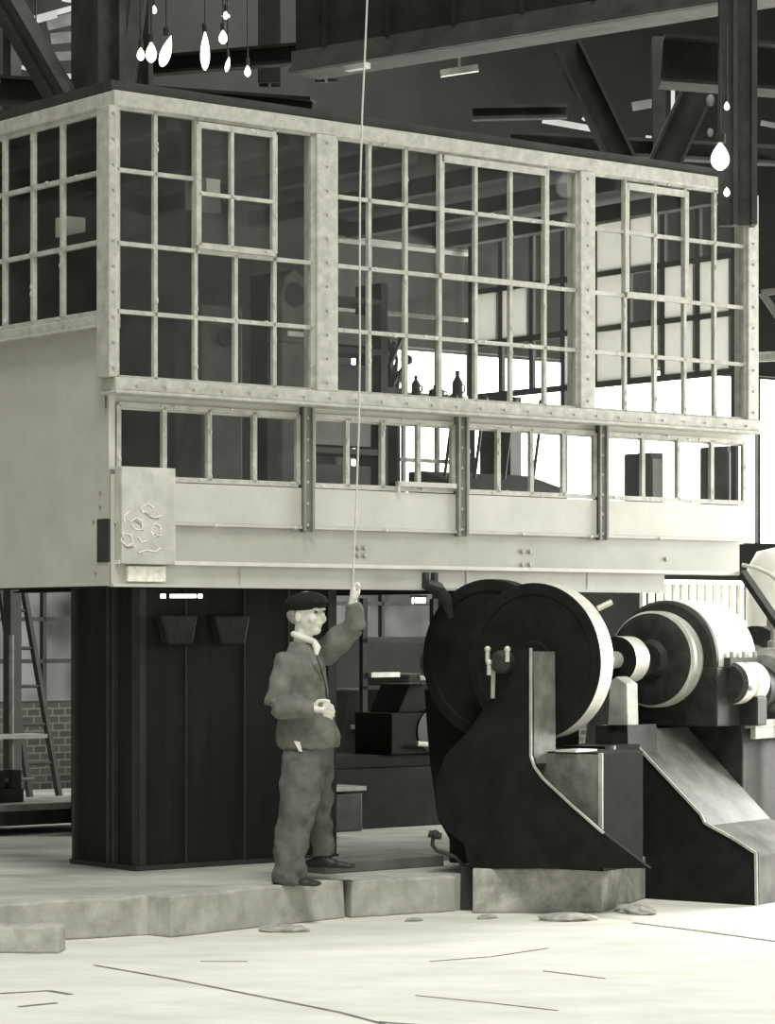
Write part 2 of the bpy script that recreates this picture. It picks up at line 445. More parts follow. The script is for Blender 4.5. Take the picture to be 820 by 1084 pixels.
# lower window band, set back a little
VL = .03; UL = lambda px: uz(px, 480, VL)[0]
zl = [2.585, 3.005]
for xs in ((126, 174.5, 222, 270, 316), (332, 368, 405.5, 443.5, 480), (495, 528, 563, 597, 630), (643, 681, 718.5, 754, 788)):
    win('lower_window_frame', [UL(x) for x in xs], zl, VL, w=.03, frame=.03)
for x0, x1 in ((319, 330), (482.5, 493), (632, 641)):
    g = MB(); g.box(UL(x0), UL(x0)+.016, VL-.03, VL+.05, 2.30, 3.055); g.box(UL(x1)-.016, UL(x1), VL-.03, VL+.05, 2.30, 3.055)
    g.box(UL(x0), UL(x1), VL-.01, VL+.05, 2.30, 3.055); o = g.build('channel_post', [POSTM], cab)
    uu = (UL(x0)+UL(x1))/2
    for k in range(6): rivet(o, (uu, VL-.012, 2.34+k*.13), .010, PANEL)
g = MB(); g.box(0, uend-.02, VL+.02, VL+.06, 2.98, 3.06); g.build('lower_window_head', PAINT, cab)
for x0, x1 in ((180, 319), (331, 482), (494, 631), (642, 788)):
    g = MB(); g.box(UL(x0), UL(x1), VL-.005, VL+.02, 2.335, 2.565); g.build('apron_panel', PANEL, cab, bevel=.004)
# the pivoted pane stay in the second lower window
g = MB(); g.box(UL(418), UL(480), VL-.03, VL-.004, 2.60, 2.63); g.box(UL(418), UL(418)+.02, VL-.03, VL-.004, 2.56, 2.63); g.build('window_stay', PAINT, cab)
# main beam: web, flanges, lower skirt
g = MB(); g.box(.02, UL(784), .045, .07, 2.10, 2.345); g.build('beam_web', WEB, cab)
g = MB(); g.box(.02, UL(786), -.02, .22, 2.085, 2.108); g.build('beam_lower_flange', FLANGE, cab)
g = MB(); g.box(.02, UL(784), .02, .2, 2.318, 2.336); g.build('beam_upper_flange', PAINT, cab)
g = MB(); g.box(.0, UL(702), .02, .04, 1.97, 2.086); g.box(.0, UL(702), .0, .06, 1.955, 1.972)
for px in (253, 372, 492, 620): g.box(UL(px), UL(px)+.006, .016, .03, 1.97, 2.086)
g.build('skirt_plate', PANEL, cab)
for px, py in ((378, 580), (385, 580), (378, 588), (385, 588), (552, 584), (560, 584), (552, 598), (560, 598), (704, 592)):
    u, z = uz(px, py, .045); g = MB(); g.ball((u, .043, z), .016, 1, .6, 1, 10); g.build('beam_rivet', RIVET, cab, smooth=True)
for px in (228, 312, 408, 553, 625, 698):
    u, z = uz(px, 560, .02); g = MB(); g.ball((u, .02, 2.322), .016, 1, .8, .8, 8); g.build('bracket_bolt', PAINT, cab, smooth=True)
# chalked corner plate
uc0, uc1 = UL(122), UL(179)
g = MB(); g.box(uc0, uc1, -.035, VL+.02, 2.085, 2.645); cp = g.build('corner_plate', PLATE, cab, bevel=.004)
g = MB(); rnd = random.Random(5)
def stroke(pts, w=.006, v=-.037):
    q = [uz(px, py, v) for px, py in pts]
    for a, b in zip(q, q[1:]): g.bar((a[0], v, a[1]), (b[0], v, b[1]), w, .003, (0, 1, 0))
stroke([(131, 563), (128, 572), (134, 578), (141, 575), (139, 566), (133, 565)])
stroke([(138, 552), (144, 548), (151, 552), (150, 561), (143, 560), (140, 556)])
stroke([(153, 541), (157, 546), (165, 548), (171, 545)]); stroke([(152, 543), (149, 537), (157, 533), (163, 538)])
stroke([(160, 560), (164, 554), (170, 557), (170, 566), (163, 568), (160, 562)], .007)
stroke([(146, 568), (150, 574), (156, 572)]); stroke([(132, 553), (131, 546), (137, 541)])
stroke([(147, 585), (155, 582), (164, 584), (170, 580)])
g.build('chalk_marks', CHALK, cp)
g = MB()
stroke([(131, 576), (135, 580), (141, 579)], .005); stroke([(154, 543), (160, 548), (168, 549)], .005); stroke([(143, 551), (149, 555), (151, 562)], .004)
stroke([(163, 566), (168, 568), (171, 562)], .004); stroke([(128, 566), (130, 571)], .004)
tag(g.build('pencil_marks', PENCIL, cp), 'dark scribbled marks')
g = MB(); g.box(UL(132), UL(172), -.004, .02, 1.985, 2.075); g.build('white_label_plate', CHALK, cab, bevel=.003)
# ---- left side (u = 0)
v_of = lambda px: vz(px, 300, 0)[0]
g = MB(); g.box(-.04, .06, .06, DEP, 4.70, 4.79); g.build('roof_rail', PAINT2, cab, bevel=.008)
g = MB(); g.box(-.03, .05, .0, .075, 3.5, 4.70); g.build('corner_post', PAINT2, cab, bevel=.006)
vs = [.085] + [v_of(x) for x in (69, 38, 8)]; st = vs[-1]-vs[-2]
vs += [vs[-1]+st*(k+1) for k in range(4)]
win('side_window_frame', vs, [3.53, 3.94, 4.34, 4.69], -.03, uv='v', w=.026, frame=.035)
g = MB(); g.box(-.05, .05, .0, DEP, 3.455, 3.515); g.box(-.07, .05, 0, DEP, 3.44, 3.457); g.build('side_sill', PAINT2, cab, bevel=.005)
g = MB(); g.box(.0, .03, .03, DEP, 2.60, 3.45); g.box(-.01, .03, .03, DEP, 1.96, 2.63)
g.box(-.014, .03, .03, DEP, 1.96, 1.985)
g.build('side_panel', PANEL, cab)
g = MB(); g.box(-.016, .0, vz(117, 0)[0], vz(105, 0)[0], vz(117, 595)[1], vz(117, 549)[1]); g.build('side_vent', DARK, cab)
for px, py in ((108, 521), (108, 536), (103, 606), (101, 552)):
    v, z = vz(px, py); g = MB(); g.ball((-.012, v, z), .012, .6, 1, 1, 8); g.build('side_rivet', RIVET, cab, smooth=True)
g = MB(); g.box(-.012, .0, .03, .05, 1.97, 3.45); g.build('side_seam', PAINT, cab)
# ---- shell: floor, roof, back wall, end wall
g = MB(); g.box(.03, uend-.02, .08, DEP, 2.11, 2.30); g.build('cabin_floor', SOOT, cab)
g = MB(); g.box(-.04, uend+.02, -.04, DEP+.05, 4.79, 4.85); g.build('roof_deck', DARK, cab)
g = MB()
for k in range(6): g.box(.4+k*.9, .5+k*.9, .05, DEP, 4.63, 4.74)
g.build('roof_joist', DARK, cab)
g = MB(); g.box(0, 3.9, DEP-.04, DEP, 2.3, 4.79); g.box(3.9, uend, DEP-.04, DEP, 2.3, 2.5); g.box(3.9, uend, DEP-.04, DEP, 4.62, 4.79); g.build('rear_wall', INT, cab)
ub = [3.9+(uend-3.9)*k/4 for k in range(5)]
win('rear_window_frame', ub, [2.5, 3.0, 3.5, 4.1, 4.62], DEP-.04, w=.03, frame=.05, jag=False)
# end wall (u = uend): glazed, some panes whitened
E = uend - .06; ve = [.10 + (DEP-.2)*k/8 for k in range(9)]; ze = [2.55, 3.02, 3.50, 3.90, 4.30, 4.7]
g = MB(); g.box(E, E+.05, .05, DEP, 2.3, 2.55); g.build('end_wall_panel', PANEL, cab)
ew = win('end_window_frame', ve, ze, E, uv='v', w=.045, frame=.05, jag=False, skip={('v', i, j) for i in (1, 2, 3, 4, 6) for j in (0, 1)} | {('h', i, 1) for i in range(8)})
for m_ in ew.data.materials: pass
ew.data.materials[0] = DARK  # bars coloured dark to read as silhouettes against the daylight
for (i, j) in ((2,4),(3,4),(0,3),(1,3),(3,3),(0,2),(1,2),(2,2),(3,2),(4,2),(7,3),(6,3)):
    g = MB(); g.box(E-.012, E-.006, ve[i]+.04, ve[i+1]-.04, ze[j]+.02, ze[j+1]-.02)
    tag(g.build('whitened_pane', FROST, ew), 'whitened glass pane')

# ---- things inside the cabin
def inside(u, v, z=2.3): p = W(u, v, z); return p
t = thing('instrument_column', 'dark instrument column with a round dial behind the first front window', 'instrument', inside(uz(312, 320, .5)[0], .5), ANG)
g = MB(); g.box(-.10, .10, 0, .16, 0, 1.2); g.prism([(-.10, 1.2), (.10, 1.2), (.10, 1.5), (.07, 1.62), (0, 1.66), (-.07, 1.62), (-.10, 1.5)], 0, .16, 'y'); g.build('column_body', INTP, t, bevel=.01)
g = MB(); g.lathe([(0, .001), (0, .075), (-.02, .075), (-.02, .06), (-.012, .055), (-.012, .001)], n=28, axis='z'); o = g.build('dial', INT, t, smooth=True); o.rotation_euler.x = math.radians(90); o.location = (0, -.01, 1.5)
g = MB(); g.box(-.06, .06, -.012, 0, 1.24, 1.27); g.build('name_strip', PAPER, t)
t = thing('paper_notice', 'pale paper notice hanging inside the first front window', 'notice', inside(uz(215, 205, .35)[0], .35, uz(215, 205, .35)[1]), ANG)
g = MB(); g.box(-.13, .13, 0, .004, -.11, .10); g.box(-.03, .10, -.004, 0, -.02, .09); g.build('paper_sheet', INTP, t)
g = MB(); g.box(.02, .12, -.006, -.003, .0, .095); g.build('pinned_slip', PAPER, t)
t = thing('switch_cabinet', 'grey switch cabinet with a meter inside the cabin behind the first window', 'cabinet', inside(uz(235, 350, .9)[0], .9), ANG)
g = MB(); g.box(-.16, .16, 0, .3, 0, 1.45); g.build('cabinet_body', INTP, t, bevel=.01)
g = MB(); g.lathe([(0, .001), (0, .06), (.02, .06), (.02, .001)], n=20, axis='z'); o = g.build('meter', INT, t); o.rotation_euler.x = math.radians(90); o.location = (.02, 0, 1.25)
t = thing('operator_desk', 'low dark operating desk with levers inside the cabin by the right windows', 'desk', inside(3.9, 1.0), ANG)
g = MB(); g.prism([(0, 0), (.5, 0), (.5, .5), (.35, .5), (0, .4)], -.5, .5, 'x'); g.build('desk_body', INT, t, bevel=.01)
for k in range(4):
    g = MB(); g.tube([(-.42+k*.27, .2, .45), (-.40+k*.27, .12, .98)], .012, 8); g.ball((-.40+k*.27, .12, 1.0), .03); g.build('control_lever', BLACK2, t, smooth=True)
t = thing('relay_rack', 'dark tall relay rack inside the cabin behind the second front window', 'rack', inside(uz(352, 300, 2.2)[0], 2.2), ANG)
g = MB(); g.box(-.5, -.44, 0, .3, 0, 1.9); g.box(.44, .5, 0, .3, 0, 1.9)
for k in range(5): g.box(-.44, .44, 0, .3, .3+k*.36, .34+k*.36)
g.build('rack_frame', INT, t)
for k in range(4):
    g = MB(); g.box(-.4+k*.01, .36, .02, .25, .36+k*.36, .58+k*.36); g.build('relay_box', [INT, INTP][k % 2], t)
for i, (px, v, w, h) in enumerate(((545, 2.2, .07, 1.15), (775, 1.9, .06, .85), (695, 2.3, .07, .8))):
    t = thing('steel_locker', ['narrow dark locker standing inside the cabin behind the middle window', 'slim dark locker inside the cabin near its right end', 'dark locker at the rear of the cabin behind the right window'][i], 'locker', inside(uz(px, 400, v)[0], v), ANG)
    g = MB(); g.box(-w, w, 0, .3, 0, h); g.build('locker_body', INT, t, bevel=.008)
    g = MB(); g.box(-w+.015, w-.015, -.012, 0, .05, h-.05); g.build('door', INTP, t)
g = MB(); g.box(-.07, .07, 0, .12, 0, .13); o = g.build('paper_box', PAPER, loc=W(.45, vz(80, 240, .45)[0], vz(80, 252, .45)[1]), rotz=ANG)  # pale box painted in for light reflections on the side window
tag(o, 'small pale box on a shelf behind the left side window', 'box')
t = thing('wall_shelf', 'shelf on posts inside the cabin at the left side window', 'shelf', W(.35, .55, 2.3), ANG)  # shelf added to carry the reflection box
zsft = vz(80, 252, .45)[1]-2.3
g = MB(); g.box(0, .3, 0, 1.3, zsft-.03, zsft); g.build('shelf_board', INT, t)
for y in (.03, 1.24):
    g = MB(); g.box(.02, .05, y, y+.03, 0, zsft-.03); g.build('shelf_leg', INT, t)

# invented dark clutter on the rear sill, silhouettes breaking up the bright window
rr = random.Random(11)
ut, zt2 = uz(408, 415, DEP-.25)
g = MB()
for k in range(16):
    a_ = Vector((rr.uniform(-.12, .12), rr.uniform(-.06, .06), 0)); pts_ = [a_]
    for q in range(4): pts_.append(pts_[-1] + Vector((rr.uniform(-.06, .06), rr.uniform(-.03, .03), rr.uniform(.04, .12))))
    g.tube(pts_, [.02, .016, .022, .014, .02], 6); g.ball(pts_[-1], rr.uniform(.02, .04), 1, 1, 1, 6)
g.box(-.14, .14, -.07, .07, -.02, .03)
tag(g.build('wire_bundle', BLACK2, loc=W(ut, DEP-.25, zt2), rotz=ANG, smooth=True), 'dark tangled bundle of wires and fittings at the cabin\'s rear window', 'wires')
ut2, _ = uz(455, 415, DEP-.25)
g = MB(); g.box(-.42, .62, -.1, .1, -.04, -.02)
for x in (-.4, .58): g.box(x, x+.03, -.1, .1, 2.3-zt2, -.04)
tag(g.build('sill_shelf', INT, loc=W(ut2, DEP-.25, zt2), rotz=ANG), 'dark narrow shelf along the cabin\'s rear window', 'shelf')
for i, (px, rr_, hh, lab) in enumerate(((440, .035, .16, 'slim dark can on the rear shelf in the cabin, left of three'), (462, .06, .10, 'squat dark pot on the rear shelf in the cabin, middle of three'), (484, .04, .22, 'tall dark flask on the rear shelf in the cabin, right of three'))):
    g = MB(); g.lathe([(0, .001), (0, rr_), (hh*.6, rr_), (hh*.8, rr_*.4), (hh, rr_*.45), (hh, .001)], n=16, axis='z')
    g.tube([(rr_, 0, hh*.2), (rr_*1.7, 0, hh*.3), (rr_*1.7, 0, hh*.5), (rr_, 0, hh*.55)], .008, 6)
    tag(g.build('oil_can', BLACK2, loc=W(uz(px, 415, DEP-.25)[0], DEP-.25, zt2-.02), rotz=ANG, smooth=True), lab, 'can', 'cans on the rear shelf')

# ================================================================== PIER UNDER THE CABIN
UP, VP = .79, .93
u_end = uz(353, 800, VP)[0]
pr = thing('support_pier', 'big dark clad pier carrying the cabin behind the standing man', 'pier', W(UP, VP, .22), ANG)
LP = u_end - UP
vD = vz(78, 800, UP)[0] - VP
g = MB(); g.box(0, LP, 0, vD, 0, 1.89); g.build('cladding', CLAD, pr)
for x, y in ((0, 0), (LP-.04, 0)):
    g = MB(); g.box(x-.012, x+.05, -.012, .0, 0, 1.87); g.box(x-.014 if x == 0 else x+.04, x if x == 0 else x+.055, -.012, .05, 0, 1.87); g.build('corner_angle', CLAD2, pr)
for y in (vD*.30, vD*.38, vD-.06):
    g = MB(); g.box(-.03, 0, y, y+.035, 0, 1.87); g.build('side_rib', CLAD2, pr)
for x in (.35, .8, 1.15):
    g = MB(); g.box(x, x+.012, -.006, 0, .02, 1.85); g.build('cladding_seam', CLAD2, pr)
g = MB(); g.box(-.03, LP+.02, -.03, vD, 0, .03); g.build('base_plate', CLAD2, pr)
# two tapered dark boxes near the pier top
for px in (190, 246):
    u, z = uz(px, 665, VP-.1); g = MB(); g.prism([(-.14, .08), (.14, .08), (.10, -.10), (-.08, -.10)], -.08, 0, 'y')
    o = g.build('cable_box', BLACK2, loc=W(u, VP-.02, z), rotz=ANG, bevel=.01)
    tag(o, 'tapered dark box high on the pier under the cabin, %s' % ('left one' if px == 190 else 'right one nearer the man'), 'box')
# floor joists under the cabin
for k in range(7):
    g = MB(); g.ibeam((.35+k*.85, .12, 2.03), (.35+k*.85, DEP, 2.03), .1, .14, .012); 
    if .35+k*.85 > 4.2: g.bm.free(); continue
    g.build('floor_joist', SOOT, cab)

# ================================================================== FLYWHEEL MACHINE
mac = thing('flywheel_machine', 'black iron machine with two big flywheels and a curved pedestal on the plinth', 'machine', (M0[0], M0[1], 0), MROT)
ZA = 1.516
def wheel(name, a, b, z, R, wd, bore, parent):
    g = MB(); g.mi = 0
    g.lathe([(a, .001), (a, bore), (a+.0, bore*1.3), (a+.008, bore*1.4), (a+.008, R*.84), (a, R*.86), (a, R-.008), (a+.006, R)], (0, b, z), 72)
    g.mi = 1; g.lathe([(a+.006, R), (a+wd-.006, R), (a+wd, R-.008)], (0, b, z), 72)
    g.mi = 0; g.lathe([(a+wd, R-.008), (a+wd, R*.86), (a+wd-.02, R*.84), (a+wd-.02, bore*1.4), (a+wd, bore), (a+wd, .001)], (0, b, z), 72)
    o = g.build(name, [BLACK, POLISH], parent, smooth=True)
    return o
wheel('flywheel', 0, 0, ZA, .478, .155, .09, mac)
# second wheel, on its own shaft
k = (517-CX)/F; A2 = .21
px_b, _ = ab(517, 700, A2)
o = wheel('flywheel', A2, px_b, 1.525, .50, .12, .09, mac); tag(o, 'rear black flywheel'); o.data.materials[1] = BLACK
g = MB(); g.tube([(-.34, 0, ZA), (1.32, 0, ZA)], .055, 20); g.build('main_shaft', POLISH, mac, smooth=True)
g = MB(); g.tube([(A2+.02, px_b, 1.525), (A2+.3, px_b, 1.525)], .05, 16); g.build('rear_shaft', BLACK2, mac, smooth=True)
# pedestal: front cheek plate
AC = -.30
def pl_(pts, a): return [ab(px, py, a) for px, py in pts]
ck = [(497, 919), (492, 893), (475, 880), (463, 862), (462, 830), (472, 800), (500, 770), (520, 740), (524, 700), (532, 688), (562, 688),
      (563, 740), (563, 800), (567, 812), (576, 824), (606, 852), (640, 882), (666, 902), (688, 919)]
g = MB(); g.prism(pl_(ck, AC), AC-.012, AC+.02, 'x'); g.build('cheek_plate', BLACK, mac)
# pale edge lip: light caught on the cheek's edge, put into its colour
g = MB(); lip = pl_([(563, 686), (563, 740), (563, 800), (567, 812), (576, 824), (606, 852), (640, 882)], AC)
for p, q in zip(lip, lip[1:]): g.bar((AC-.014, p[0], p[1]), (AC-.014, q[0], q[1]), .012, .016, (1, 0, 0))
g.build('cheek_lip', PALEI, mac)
# column body and wide lower body behind the cheek
colb = [(ab(524, 0, AC)[0], ab(0, 800, AC)[1]), (ab(563, 0, AC)[0], ab(0, 800, AC)[1]), (ab(562, 0, AC)[0], ab(0, 690, AC)[1]), (ab(531, 0, AC)[0], ab(0, 690, AC)[1])]
g = MB(); g.prism([(ab(522, 800, AC)[0], ab(563, 800, AC)[1]-.05), (ab(563, 800, AC)[0], ab(563, 800, AC)[1]-.05), ab(562, 690, AC), ab(533, 690, AC)], AC+.02, -.03, 'x')
g.build('bearing_column', MIDG, mac)
aB = -.12
q = [ab(470, 800, aB), ab(638, 796, aB), ab(638, 915, aB), ab(470, 915, aB)]
zt = ab(600, 796, aB)[1]
g = MB(); g.box(aB, .36, ab(638, 800, aB)[0], ab(475, 800, aB)[0], .27, zt); g.build('pedestal_body', BLACK, mac, bevel=.008)
g = MB(); g.box(aB-.012, aB, ab(636, 800, aB)[0], ab(560, 800, aB)[0], .45, zt-.01); g.build('body_panel', MIDG, mac)
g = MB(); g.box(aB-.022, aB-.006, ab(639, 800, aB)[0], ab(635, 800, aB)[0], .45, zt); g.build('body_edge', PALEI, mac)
g = MB(); g.box(aB-.03, .1, ab(612, 800, aB)[0], ab(590, 800, aB)[0], zt, zt+.012); g.build('wear_strip', POLISH, mac)  # pale strip along the top of the body
# bearing cap with bolts at the shaft end
g = MB(); g.lathe([(-.40, .001), (-.40, .045), (-.37, .07), (-.05, .07), (-.05, .001)], (0, 0, ZA), 24); g.build('bearing_cap', BLACK2, mac, smooth=True)
for dy, dz in ((.07, .03), (-.07, .03), (.06, -.05)):
    g = MB(); g.tube([(-.40, dy, ZA+dz-.03), (-.40, dy, ZA+dz+.04)], .014, 8); g.ball((-.40, dy, ZA+dz+.045), .02); g.build('cap_bolt', POLISH, mac, smooth=True)
g = MB(); g.tube([(-.335, .07, ZA-.02), (-.335, .075, ZA-.22)], .014, 8); g.build('oil_pipe', PALEI, mac, smooth=True)
# small pulley and outboard bracket
g = MB(); g.mi = 0; g.lathe([(1.0, .001), (1.0, .15)], (0, 0, ZA), 36); g.mi = 1; g.lathe([(1.0, .15), (1.17, .15)], (0, 0, ZA), 36); g.mi = 0; g.lathe([(1.17, .15), (1.17, .001)], (0, 0, ZA), 36)
g.build('coupling_drum', [BLACK, POLISH], mac, smooth=True)
g = MB(); q = [ab(x, y, .86) for x, y in ((643, 768), (645, 722), (652, 716), (663, 724), (664, 768))]
g.prism(q, .86, 1.0, 'x'); g.build('outboard_bracket', PALEI, mac, bevel=.006)
g = MB(); q = [ab(x, y, .88) for x, y in ((630, 940), (630, 768), (664, 768), (668, 940))]; g.prism(q, .88, 1.25, 'x'); g.build('bracket_stand', BLACK2, mac)
g = MB(); g.tube([(.10, -.40, ZA+.32), (.16, -.46, ZA+.36)], .018, 8); g.build('wheel_latch', POLISH, mac, smooth=True)
# joining frame behind the wheels, down to the plinth
g = MB(); q = [ab(x, y, .42) for x, y in ((482, 900), (463, 866), (454, 800), (449, 730), (575, 730), (575, 790), (640, 790), (640, 900))]
g.prism(q, .42, .85, 'x'); g.build('rear_frame', BLACK, mac)
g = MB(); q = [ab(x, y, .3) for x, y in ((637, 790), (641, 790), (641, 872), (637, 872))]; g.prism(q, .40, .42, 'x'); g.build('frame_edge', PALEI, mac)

# sloping cover on the right
cov = thing('sloping_cover', 'black sloping steel cover with a pale worn top, right of the flywheel machine', 'machine cover', (M0[0], M0[1], 0), MROT)
cA = 1.02
pts = [(640, 941), (638, 776), (656, 770), (742, 862), (746, 871), (775, 887), (800, 903), (801, 941)]
q = [ab(x, y, cA) for x, y in pts]; zb = min(p[1] for p in q); q = [(b, max(z, .0)) for b, z in q]
q[0] = (q[0][0], .0); q[-1] = (q[-1][0], .0)
g = MB(); g.prism(q, cA, cA+.03, 'x'); g.build('cheek_plate', BLACK, cov)
g = MB()
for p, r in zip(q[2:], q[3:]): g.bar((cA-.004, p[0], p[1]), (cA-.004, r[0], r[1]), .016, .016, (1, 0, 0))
g.build('cheek_lip', PALEI, cov)  # pale bars paint in the light along the cover's cheek edge
top = [(p[0], p[1]-.02) for p in (q[2], q[4], q[5], q[6])]
g = MB(); low = [(p[0], 0.0) for p in (q[6], q[2])]
g.prism(top + low, cA+.03, cA+.88, 'x'); g.build('cover_shell', mat('worn_cover', .12, .5, .7, 2.6, spec=.45), cov)

# motor bed and motor
mot = thing('electric_motor', 'pale electric motor with round end bell and barrel casing on the right', 'motor', (M0[0], M0[1], 0), MROT)
g = MB(); g.box(1.92, 4.2, -.42, .42, 0, 1.09); g.build('motor_bed', BLACK2, mot, bevel=.01)
g = MB(); g.box(1.95, 4.2, -.50, -.40, 1.06, 1.115); g.box(1.95, 4.2, -.50, -.46, .99, 1.06); g.build('bed_rail', PALEI, mot, bevel=.006)
R1 = .315
g = MB(); g.mi = 0; g.lathe([(1.42, .001), (1.40, .10), (1.44, .13), (1.42, R1-.06), (1.44, R1-.015)], (0, 0, ZA), 56)
g.mi = 1; g.lathe([(1.44, R1-.015), (1.46, R1), (1.50, R1)], (0, 0, ZA), 56); g.mi = 0; g.lathe([(1.50, R1), (1.51, R1-.02), (1.53, R1-.02)], (0, 0, ZA), 56)
g.mi = 1; g.lathe([(1.53, R1-.02), (1.56, R1), (1.60, R1-.01)], (0, 0, ZA), 56)
g.build('end_bell', [BLACK2, PALEI], mot, smooth=True)
R2 = .385
g = MB(); g.mi = 0; g.lathe([(1.60, .05), (1.61, R2-.02), (1.63, R2), (1.66, R2)], (0, 0, ZA), 56)
g.mi = 1; g.lathe([(1.66, R2), (1.67, R2+.004), (2.06, R2+.004)], (0, 0, ZA), 56); g.lathe([(2.06, R2+.004), (2.065, R2-.015), (2.075, R2-.015), (2.08, R2), (2.17, R2)], (0, 0, ZA), 56)
g.mi = 0; g.lathe([(2.17, R2), (2.18, .05)], (0, 0, ZA), 56)
g.build('stator_barrel', [BLACK2, FLANGE], mot, smooth=True)
g = MB(); g.box(1.60, 2.16, -R2-.02, .2, 1.08, ZA-.05); g.build('barrel_cradle', BLACK2, mot, bevel=.01)
g = MB(); g.box(1.72, 2.16, -R2-.05, -R2+.03, ZA-.06, ZA+.01); g.box(1.9, 2.2, -R2-.08, -R2+.03, ZA-.18, ZA-.06); g.build('side_terminal', DARK, mot, bevel=.008)
for a_ in (1.78, 1.95, 2.10):
    g = MB(); g.tube([(a_, -R2-.03, ZA+.01), (a_, -R2-.03, ZA+.05)], .016, 8); g.build('flange_bolt', PALEI, mot, smooth=True)
# commutator housing, low and bright
g = MB(); g.mi = 0; g.lathe([(1.74, .001), (1.74, .12), (1.78, .14)], (0, -.40, 1.36), 36); g.mi = 1
g.lathe([(1.78, .14), (1.90, .14), (1.91, .125), (1.93, .125), (1.94, .14), (2.08, .14)], (0, -.40, 1.36), 36); g.mi = 0; g.lathe([(2.08, .14), (2.08, .001)], (0, -.40, 1.36), 36)
g.build('brush_housing', [BLACK2, FLANGE], mot, smooth=True)
g = MB(); g.box(1.92, 2.06, -.53, -.20, 1.08, 1.27); g.build('brush_gear_box', BLACK2, mot, bevel=.01)
g = MB(); g.ball((1.80, -.545, 1.33), .022); g.build('indicator_knob', POLISH, mot, smooth=True)
# gearbox / outer bearing stand with oil cup
g = MB(); g.lathe([(2.10, .001), (2.10, .13), (2.14, .16), (2.25, .16), (2.30, .13), (2.30, .001)], (0, -.36, 1.32), 36); g.build('gear_case', BLACK2, mot, smooth=True)
g = MB(); g.lathe([(2.34, .001), (2.34, .17), (2.38, .22), (2.62, .22), (2.68, .16), (2.68, .001)], (0, -.36, 1.37), 36); g.build('bearing_housing', PALEI, mot, smooth=True)
g = MB(); g.box(2.40, 2.46, -.60, -.16, 1.10, 1.42); g.box(2.58, 2.64, -.60, -.16, 1.10, 1.42); g.build('bearing_foot', PALEI, mot, bevel=.006)
g = MB(); g.lathe([(0, .001), (0, .05), (.06, .05), (.07, .03), (.15, .03), (.16, .055), (.24, .055), (.26, .02), (.26, .001)], (2.50, -.36, 1.57), 20, axis='z'); g.build('oil_cup', POLISH, mot, smooth=True)
g = MB(); g.tube([(2.35, .0, ZA), (4.2, 0, ZA)], .09, 20); g.build('shaft', MIDG, mot, smooth=True)
g = MB(); g.lathe([(2.9, .001), (2.9, .22), (3.5, .22), (3.5, .001)], (0, 0, ZA), 30); g.build('exciter', BLACK2, mot, smooth=True)
g = MB(); g.box(3.0, 3.4, -.2, .2, 1.08, 1.35); g.build('exciter_foot', BLACK2, mot)

# bracket under the cabin beam, left of the flywheels
t = thing('beam_bracket', 'dark bracket with a curved arm hanging at the beam above the flywheels', 'bracket', W(uz(455, 620, -.06)[0], -.06, 0), ANG)
g = MB(); zz = uz(455, 606, -.06)[1]; g.box(-.05, -.02, -.02, .02, zz-.1, zz); g.box(.02, .05, -.02, .02, zz-.1, zz); g.build('lug', DARK, t)
g = MB(); g.tube([(-.04, 0, zz-.07), (.06, 0, zz-.10), (.13, 0, zz-.17), (.17, 0, zz-.28)], [.035, .045, .04, .02], 10); g.build('curved_arm', BLACK2, t, smooth=True)

# slatted screen behind the motor
a = W(uz(680, 640, 3.6)[0], 3.6); uw = uz(822, 640, 3.6)[0] - uz(680, 640, 3.6)[0]
t = thing('slatted_screen', 'white slatted metal screen standing behind the electric motor', 'screen', (a.x, a.y, 0), ANG)
WHT = mat('white_enamel', .8, .5, .08, 10)
g = MB(); g.box(0, uw, 0, .05, 2.10, 2.14); g.box(0, uw, -.02, .07, 1.66, 1.79)
for k in range(3): g.box(.02+k*uw*.48, .06+k*uw*.48, 0, .04, 0, 1.7)
g.build('screen_frame', WHT, t, bevel=.008)
n = 17
for k in range(n):
    x = .02 + (uw-.06)*k/(n-1); g = MB(); g.box(x-.018, x+.018, 0, .04, 1.78, 2.11); g.build('slat', WHT, t)
g = MB(); g.box(.3, uw, .08, .10, 1.78, 2.10); g.build('screen_backing', MIDG, t)
# diagonal strut and cable at the right end under the cabin
t = MB(); a, b = at(786, 607, 19.2), at(828, 668, 18.6); t.bar(a, b, .05, .05); t.bar(b, (b.x, b.y, 0), .05, .05)
tag(t.build('diagonal_strut', BLACK2), 'dark diagonal strut propping the right end of the cabin beam', 'strut')
t = MB(); t.tube([at(785, 598, 19.5), at(800, 601, 19.5), at(815, 608, 19.4), at(835, 625, 19.3)], .014, 8)
tag(t.build('loose_cable', PALEI, smooth=True), 'thin pale cable drooping from the right end of the cabin beam', 'cable')

# ================================================================== BACKGROUND UNDER THE CABIN
# work bench at far left
u0, _ = uz(-30, 850, 4.0); u1, _ = uz(79, 850, 4.0)
t = thing('work_bench', 'cluttered work bench by the brick wall at the far left', 'bench', W(u0, 4.0, .22), ANG)
zb = uz(50, 850, 4.0)[1]-.22; w_ = u1-u0+.5
g = MB(); g.box(0, w_, 0, .7, zb-.05, zb); g.build('bench_top', WOOD, t, bevel=.005)
g = MB(); g.box(.02, w_-.02, .02, .68, zb*.3, zb-.05); g.build('bench_drawers', BLACK2, t)
for x in (.03, w_-.1):
    for y in (.03, .6): g = MB(); g.box(x, x+.07, y, y+.07, 0, zb*.3); g.build('leg', BLACK2, t)
t = thing('machine_vice', 'small dark vice and tools on the far left bench', 'vice', W(u0+.42, 4.2, .22+zb), ANG)
g = MB(); g.box(-.12, .14, 0, .14, 0, .10); g.box(-.10, -.02, 0, .14, .1, .24); g.box(.04, .12, 0, .14, .1, .24); g.build('vice_body', DARK, t, bevel=.01)
